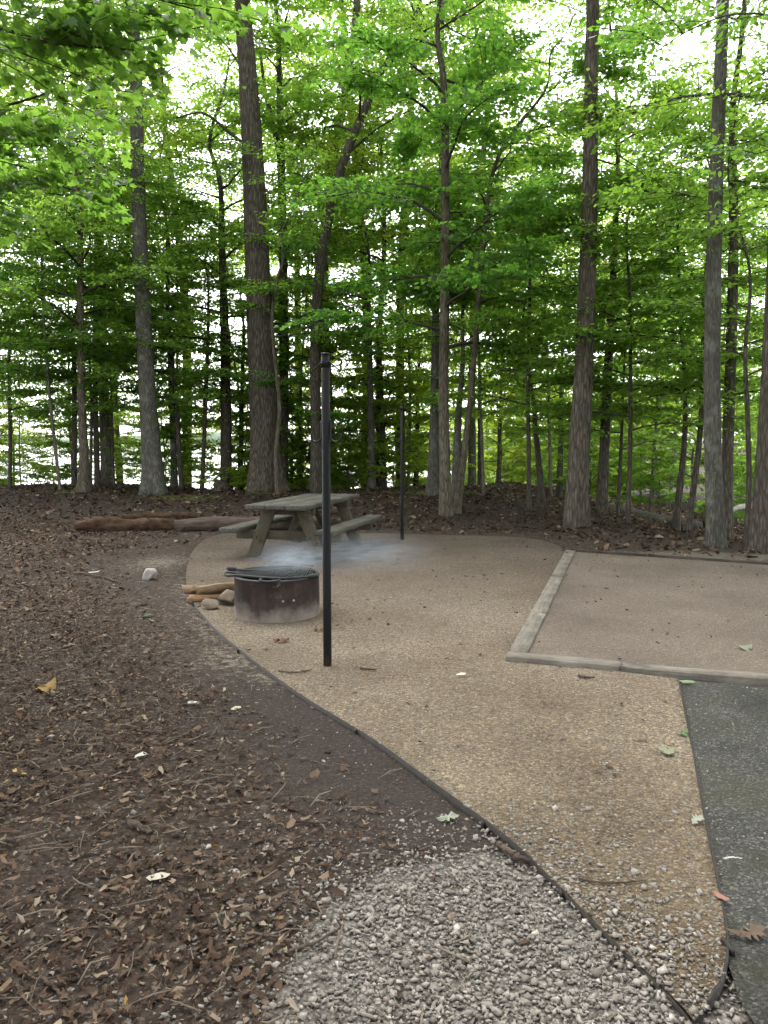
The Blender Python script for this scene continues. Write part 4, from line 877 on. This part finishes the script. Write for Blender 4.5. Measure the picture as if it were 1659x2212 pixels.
T('sapling', 'thin dark sapling just left of the crooked slim tree', [(160, 1076), (161, 950), (160, 800), (158, 700)], [12, 11, 10, 7], 22.5, BARK_D, 8, [(2.6, 7.8, 16, 1.6, 2.8, 15)], 'sapling', seed=23, k=10)
T('sapling', 'thin dark sapling just right of the crooked slim tree', [(211, 1072), (208, 950), (205, 800), (203, 650)], [13, 12, 10, 6], 23, BARK_D, 9, [(3, 8.8, 18, 1.6, 2.8, 15)], 'sapling', seed=24, k=10)
T('sapling', 'thin sapling close to the left edge of the photo', [(22, 1078), (22, 950), (20, 820), (18, 700)], [9, 8, 7, 5], 22.5, BARK_D, 7, [(2.2, 6.8, 16, 1.6, 2.8, 12)], 'sapling', seed=25, k=8)
T('sapling', 'thread thin sapling between crooked tree and straight grey trunk', [(246, 1070), (243, 950), (240, 850), (236, 740)], [7, 6, 5, 4], 23, BARK_D, 6.5, [(2.2, 6.4, 14, 1.4, 2.6, 12)], 'sapling', seed=26, k=8)
T('tree', 'greenish grey stem just right of the straight grey trunk', [(377, 1070), (374, 950), (368, 800), (362, 640)], [15, 13, 11, 8], 23.5, BARK_G, 11, [(4, 10.8, 18, 1.6, 3, 22)], seed=27, k=12)
T('sapling', 'thin curved stem right of the greenish grey stem', [(393, 1070), (384, 930), (373, 780), (362, 640), (360, 520)], [11, 10, 8, 6, 4], 22.5, BARK_D, 8.5, [(3, 8.2, 18, 1.5, 2.8, 18)], 'sapling', seed=28, k=10)
T('sapling', 'thin straight sapling midway to dark stump trunk', [(436, 1068), (442, 920), (448, 760), (450, 620)], [10, 9, 8, 5], 23, BARK_D, 8.5, [(2.4, 8.2, 18, 1.5, 2.8, 18)], 'sapling', seed=29, k=10)
T('tree', 'dark trunk rising by the broken stump', [(488, 1064), (488, 900), (486, 740), (480, 560), (476, 400)], [25, 22, 20, 15, 10], 23.5, BARK_D, 13, [(5, 12.8, 20, 1.8, 3.4, 26)], seed=30)
T('sapling', 'pale thin stem between dark trunk and the biggest tree', [(520, 1060), (521, 940), (524, 800), (526, 700)], [11, 10, 8, 6], 24.5, BARK_G, 8, [(2.6, 7.8, 14, 1.5, 2.8, 18)], 'sapling', seed=31, k=10)
T('tree', 'light grey trunk seen right above the tabletop end', [(802, 1074), (802, 950), (800, 840), (797, 680)], [20, 16, 13, 9], 23.4, BARK_G, 11, [(4, 10.8, 20, 1.8, 3.2, 22)], seed=32, leafm=LEAF_YL_LIT, k=14)
T('tree', 'dark trunk just right of the light grey trunk', [(824, 1068), (824, 980), (822, 890), (819, 740)], [25, 20, 18, 12], 25, BARK_D, 13, [(4.5, 12.8, 20, 2, 3.4, 24)], seed=33)
T('tree', 'small curved trunk right of the far lantern post', [(897, 1066), (900, 980), (902, 880), (905, 760)], [15, 10, 8, 5], 26, BARK_D, 9, [(2.6, 8.8, 16, 1.6, 3, 20)], seed=34, k=10, leafm=LEAF_YL_LIT)
T('tree', 'straight thin trunk right of the leaning slender stem', [(1037, 1074), (1037, 980), (1036, 880), (1034, 740)], [12, 10, 8, 5], 26, BARK_D, 9, [(2.4, 8.8, 16, 1.6, 3, 20)], seed=35, k=10, leafm=LEAF_YL_LIT)
T('tree', 'distant brown trunk in front of the sunlit opening', [(1076, 1074), (1078, 1000), (1080, 920), (1084, 800)], [13, 10, 8, 5], 28, BARK_B, 9.5, [(2.4, 9.2, 16, 1.8, 3.2, 20)], seed=36, k=10, leafm=LEAF_YL_LIT)
T('tree', 'distant pale trunk behind the large shaggy trunk, left side', [(1208, 1092), (1210, 1000), (1212, 900), (1214, 760)], [15, 12, 10, 6], 25, BARK_G, 11, [(2.8, 10.8, 20, 1.8, 3.2, 20)], seed=37, k=10, leafm=LEAF_YL_LIT)

# trees just outside the frame whose boughs hang into it
def overhang(label, base, h, boughs_px, leafm, leaf, seed, kind='maple', barkm=BARK_D, rad=.14):
    r = np.random.default_rng(seed); z0 = float(gz(base[0], base[1])); b = np.array([base[0], base[1], z0]); o = empty('tree', b)
    Q, Rr, V, F, T_ = trunk_mesh(np.array([[0, 0, -.2], [.05, .05, h*.4], [0, .1, h*.7], [.1, 0, h]]), [rad, rad*.85, rad*.6, .03], r, 16, 1.6)
    link('trunk', mesh('trunk', V, [F, T_], True), barkm, o); bl = []
    for pts, w in boughs_px:
        P = np.array([AT(*p) for p in pts])-b; z = P[0][2]-.5; root = np.array([np.interp(z, Q[:, 2], Q[:, j]) for j in range(3)]); bl.append((catmull(np.vstack([root, P]), 16), w))
    for i in range(7):
        z = h*(.62+.38*i/7); root = np.array([np.interp(z, Q[:, 2], Q[:, j]) for j in range(3)]); bl.append((bough_path(root, i*2.4, r.uniform(1.5, 2.8), .5, .1, r), .02))
    V, F, lv, m_ = foliage(bl, leaf, r, .85, kind, .25, (.6, 1.1), tilt=.7); c = link('crown', mesh('crown', V, [F], False, {'lv': lv}), leafm, o); c['kind'] = 'stuff'
    link('branches', m_.build('branches', True), TWIG, o)['kind'] = 'stuff'; return tag(o, label, 'tree')
overhang('near tree at left whose leafy dark bough hangs into upper left', (-4.3, 5.9), 9.5,
  [([(-60, 72, 5.6), (80, 88, 5.5), (190, 100, 5.5), (290, 108, 5.4)], .024), ([(-60, 250, 6.2), (60, 215, 6.2), (140, 190, 6.2), (200, 210, 6.3)], .014), ([(-60, 20, 5.2), (150, -20, 5.2), (300, -10, 5.0), (420, 20, 5.0)], .016),
   ([(-80, 420, 7.2), (40, 390, 7.2), (120, 400, 7.3), (190, 420, 7.4)], .014), ([(-80, -30, 6), (80, -60, 6), (240, -40, 6.2), (400, -60, 6.4)], .012), ([(-80, 320, 6.8), (30, 300, 6.8), (120, 320, 6.9)], .012)], LEAF_NR, .10, 61)
overhang('near tree beyond the right edge with leaves hanging at top right', (5.4, 8.2), 9.5,
  [([(1720, 60, 7.6), (1600, 30, 7.3), (1500, 60, 7.1), (1420, 110, 7.0)], .014), ([(1720, 330, 8.6), (1640, 330, 8.6), (1560, 370, 8.6)], .012)], LEAF_NR, .085, 62, 'oval')

# ------------------------------------------------------------------ woods behind: copies of a few grown trees
def grown(kind, seed):
    r = np.random.default_rng(seed); o = empty('tree' if kind != 'shrub' else 'shrub')
    if kind == 'tall': h, rad, cr, leaf, spc = 19, .15, [(6.5, 18.5, 32, 2.2, 3.8, 28)], .15, .30
    elif kind == 'canopy': h, rad, cr, leaf, spc = 18, .22, [(10.5, 17.5, 22, 3.6, 6.0, 30)], .17, .36  # high wide crown shaped to block overhead light, for the added unseen trees
    elif kind == 'mid': h, rad, cr, leaf, spc = 11, .055, [(2.4, 10.8, 26, 1.6, 3.0, 20)], .12, .25
    else: h, rad, cr, leaf, spc = 3.4, .025, [(.25, 3.3, 24, .8, 1.7, 25)], .10, .2
    P = np.array([[0, 0, -.4], [r.normal()*.15, r.normal()*.15, h*.35], [r.normal()*.3, r.normal()*.3, h*.7], [r.normal()*.4, r.normal()*.4, h]])
    Q, Rr, V, F, T_ = trunk_mesh(P, [rad, rad*.85, rad*.55, .012], r, 12, 1.5, 20)
    link('trunk', mesh('trunk', V, [F, T_], True), BARK_L, o); bl = []
    for za, zb, cnt, La, Lb, rise in cr:
        for i in range(cnt):
            z = za+(zb-za)*(i+r.uniform())/cnt; p = np.array([np.interp(z, Q[:, 2], Q[:, j]) for j in range(3)]); t = (z-za)/(zb-za)
            bl.append((bough_path(p, i*2.4+r.normal()*.4, r.uniform(La, Lb)*(1-.45*t), math.radians(rise)*r.uniform(.3, 1.5), .15, r), .01+.006*La))
    V, F, lv, m_ = foliage(bl, leaf, r, .9, 'quad', spc, (.9, 1.6) if kind != 'shrub' else (.5, .9), wood=kind != 'tall')
    c = link('crown', mesh('crown', V, [F], False, {'lv': lv}), LEAF, o); c['kind'] = 'stuff'; link('branches', m_.build('branches', True), TWIG, o)['kind'] = 'stuff'
    global NLEAF; NLEAF += len(F)
    return o
def clone(src, loc, rz, s, leafm=None):
    o = src.copy(); COL.objects.link(o); o.location = loc; o.rotation_euler = (0, 0, rz); o.scale = (s, s, s)
    for ch in src.children:
        c = ch.copy(); COL.objects.link(c); c.parent = o
        if leafm is not None and ch.name.startswith('crown'): c.material_slots[0].link = 'OBJECT'; c.material_slots[0].material = leafm
    return o
SHADE_CAN = [grown('canopy', 231)]; TALL = [grown('tall', 201+i) for i in range(3)]; MID = [grown('mid', 211+i) for i in range(4)]; SHR = [grown('shrub', 221+i) for i in range(3)]
rw = np.random.default_rng(77); used = set()
ANCH = [(22, 'left edge sapling'), (183, 'crooked slim tree'), (337, 'straight grey trunk'), (436, 'thin straight sapling'), (488, 'dark stump trunk'), (573, 'biggest trunk'), (684, 'bending dark trunk'), (802, 'light grey trunk'), (868, 'far lantern post'), (963, 'brown upright trunk'), (1037, 'straight thin trunk'), (1143, 'thin dark sapling'), (1243, 'large shaggy trunk'), (1357, 'straight thin sapling'), (1458, 'short dark stem'), (1549, 'lichen grey trunk'), (1643, 'right edge trunk')]
def where(x, y):
    px = 829.5+FPX*x/max(y, 1); k = min(range(len(ANCH)), key=lambda i: abs(ANCH[i][0]-px)); d = px-ANCH[k][0]
    if y < 10: return None
    if px < -40: return 'beyond the left frame edge'
    if px > 1700: return 'beyond the right frame edge'
    return ('seen behind the ' if abs(d) < 14 else 'seen left of the ' if d < 0 else 'seen right of the ')+ANCH[k][1]
def put(pool, x, y, s, label, cat, group, leafm=None):
    if y > 10 and not -280 < 829.5+FPX*x/y < 2000: return None
    w_ = where(x, y); label = label if w_ is None else label+', '+w_
    i = int(rw.integers(len(pool))); src = pool[i]; loc = (x, y, float(gz(x, y))); rz = rw.uniform(0, 6.28)
    if src.name not in used:
        used.add(src.name); o = src; o.location = loc; o.rotation_euler = (0, 0, rz); o.scale = (s, s, s)
        if leafm is not None:
            for ch in o.children:
                if ch.name.startswith('crown'): ch.material_slots[0].link = 'OBJECT'; ch.material_slots[0].material = leafm
    else: o = clone(src, loc, rz, s, leafm)
    return tag(o, label, cat, group)
# lake bank on the left and centre
for i in range(7):
    x = -16.5+i*2.9+rw.normal()*.5; y = 25+rw.uniform(0, 4); put(MID, x, y, rw.uniform(.8, 1.15), 'slim leafy tree on the lake bank', 'tree', 'trees on the lake bank', [LEAF_YL_LIT, LEAF_YL_LIT, LEAF][i % 3])
for i in range(8):
    x = -20+i*3.3+rw.normal()*.5; y = 26.5+rw.uniform(0, 5)
    if -.25 < x/y < -.17: continue
    put(TALL, x, y, rw.uniform(.95, 1.25), 'tall high crowned tree along the shore', 'tree', 'tall shore trees', [LEAF, LEAF_YL_LIT][i % 2])
for i in range(12):
    x = -14+i*1.15+rw.normal()*.4; y = 23.5+rw.uniform(0, 2.5); put(SHR, x, y, rw.uniform(.6, 1.0), 'low leafy shrub on the bank', 'shrub', 'shrubs along the bank', [LEAF, LEAF_YL_LIT][i % 2])
for i in range(4):
    x = 2.5+i*2.6+rw.normal()*.35; y = 19.5+rw.uniform(0, 3.5); put(MID, x, y, rw.uniform(.65, .95), 'slender leafy sapling behind the tent pad', 'sapling', 'saplings among the right trunks', [LEAF, LEAF_DK, LEAF_YL_LIT][i % 3])
for i in range(4):
    x = -12.5+i*3.1+rw.normal()*.3; y = 22.2+rw.uniform(0, 2.2)
    if abs(x+3.4) < .8: continue
    put(MID, x, y, rw.uniform(.7, .95), 'slender leafy sapling before the lake', 'sapling', 'saplings among the left trunks', [LEAF, LEAF_DK][i % 2])
for i, (x, y, s_) in enumerate(((-10.6, 19.6, .8), (-8.7, 20.8, .85), (-6.4, 20.6, .8), (-2.2, 22.6, .85), (-11.6, 22, .95))):
    put(MID, x, y, s_, 'leafy young tree in the gap between left trunks', 'tree', 'young trees between left trunks', [LEAF, LEAF_DK][i % 2])
for i, (x, y) in enumerate(((-12.3, 23.4), (-8.8, 24.6), (-1.6, 24.8), (.6, 26.5), (-14.5, 25.5))):
    put(TALL, x, y, 1.15+.05*(i % 3), 'tall leafy tree at the top of the bank', 'tree', 'tall trees on top of the bank', [LEAF, LEAF_YL_LIT][i % 2])
for i in range(9):
    x = -13.5+i*1.75+rw.normal()*.4; y = 25+rw.uniform(0, 3.5); put(MID, x, y, rw.uniform(.5, .68), 'small bright leafy tree on the bank', 'tree', 'small bright trees on the bank', LEAF_YL_LIT)
# woods to the centre right and right
for i in range(8):
    x = 3.0+i*2.7+rw.normal()*.7; y = 24+rw.uniform(0, 10)+max(0, 4-i)*2.0; put(MID, x, y, rw.uniform(.85, 1.2), 'leafy understorey tree in the woods', 'tree', 'understorey trees at right', [LEAF, LEAF, LEAF_YL_LIT][i % 3])
for i in range(8):
    x = 2.5+i*4.6+rw.normal()*.8; y = 32+rw.uniform(0, 16); put(TALL, x, y, rw.uniform(.9, 1.2), 'tall tree deep in the woods', 'tree', 'tall trees deep at right', [LEAF, LEAF_YL_LIT, LEAF][i % 3])
for i in range(24):
    x = -5+i*.85+rw.normal()*.4; y = 24.5+rw.uniform(0, 6)+1.1*max(0, x); put(SHR, x, y, rw.uniform(.8, 1.7), 'bright low bush in the sunlit opening', 'shrub', 'bushes in the opening', LEAF_YL_LIT)
for i in range(12):
    x = 7+i*1.4+rw.normal()*.5; y = 19+rw.uniform(0, 7); put(SHR, x, y, rw.uniform(.7, 1.2), 'green bush on the right slope', 'shrub', 'bushes on the right slope', LEAF)

for i in range(12):
    x = 3+i*2.6+rw.normal()*.8; y = 36+rw.uniform(0, 9); put(SHR, x, y, rw.uniform(1.5, 2.2), 'tall bush far back', 'shrub', 'far bushes at right', [LEAF_YL_LIT, LEAF][i % 2])
for i in range(5):
    x = 7+i*5+rw.normal(); y = 36+rw.uniform(0, 14); put(MID, x, y, rw.uniform(1.0, 1.4), 'broad leafy tree filling the far right woods', 'tree', 'far right leafy trees', [LEAF, LEAF_YL_LIT][i % 2])
# unseen canopy trees added round the camp to shade the ground from overhead
for i, (x, y) in enumerate(((-6.5, -1), (-2.5, -6), (4.5, -5), (9, 0), (-9.5, 6.5), (11, 6), (1, -12))):
    put(SHADE_CAN, x, y, rw.uniform(.95, 1.1), 'unseen canopy tree added outside the view to shade the ground', 'tree', 'canopy trees behind the viewpoint', LEAF)

same = {}
for o in COL.objects:
    if o.parent is None and o.get('group') and o['group'] not in ('canopy trees behind the viewpoint', 'black steel lantern posts'): same.setdefault(o['label'], []).append(o)
for lb, obs in same.items():
    if len(obs) > 1:
        obs.sort(key=lambda q: q.location.y)
        for o, wd in zip(obs, ('nearer', 'farther') if len(obs) == 2 else ('nearest', 'middle', 'farthest', 'last')): o['label'] = wd+' '+lb

# ------------------------------------------------------------------ smoke
def smoke(label, c, s, rz, dens, seed, tilt=0):
    bm = bmesh.new(); bmesh.ops.create_icosphere(bm, subdivisions=3, radius=1); me = bpy.data.meshes.new('smoke'); bm.to_mesh(me); bm.free()
    q = NT('smoke_%d' % seed); q.t.nodes.remove(q.out); out = q.t.nodes.new('ShaderNodeOutputMaterial')
    tc = q.n('TexCoord'); ln = q.n('VectorMath', _operation='LENGTH'); q.L(tc.outputs['Object'], ln.inputs[0])
    fall = q.math('POWER', q.math('SUBTRACT', 1.0, ln.outputs['Value'], True), 1.5)
    mp = q.n('Mapping'); q.L(tc.outputs['Object'], mp.inputs[0]); mp.inputs['Location'].default_value = (seed*3.1, 0, 0); mp.inputs['Scale'].default_value = (1.3, 2.2, 1.9)
    nz = q.n('TexNoise', Vector=mp.outputs[0], Scale=1.9, Detail=5, Roughness=.62, Distortion=1.6)
    nn = q.math('MULTIPLY', q.math('SUBTRACT', nz.outputs[0], .39, True), 5.5)
    d = q.math('MULTIPLY', q.math('MULTIPLY', fall, nn), dens)
    v = q.n('VolumePrincipled'); v.inputs['Color'].default_value = (.74, .85, 1, 1); q.L(d, v.inputs['Density']); v.inputs['Anisotropy'].default_value = .2
    q.L(v.outputs[0], out.inputs['Volume'])
    o = link('smoke', me, q.m); o.location = c; o.scale = s; o.rotation_euler = (0, tilt, rz); return tag(o, label, 'smoke', kind='stuff')
smoke('bluish smoke rising from the fire ring grate', (-.90, 7.28, .49), (.46, .42, .21), .4, 1.7, 4)
smoke('thin smoke drifting right past the front post', (-.25, 8.3, .40), (1.1, .55, .27), .3, .75, 2)
print('LEAF TRIS', NLEAF)
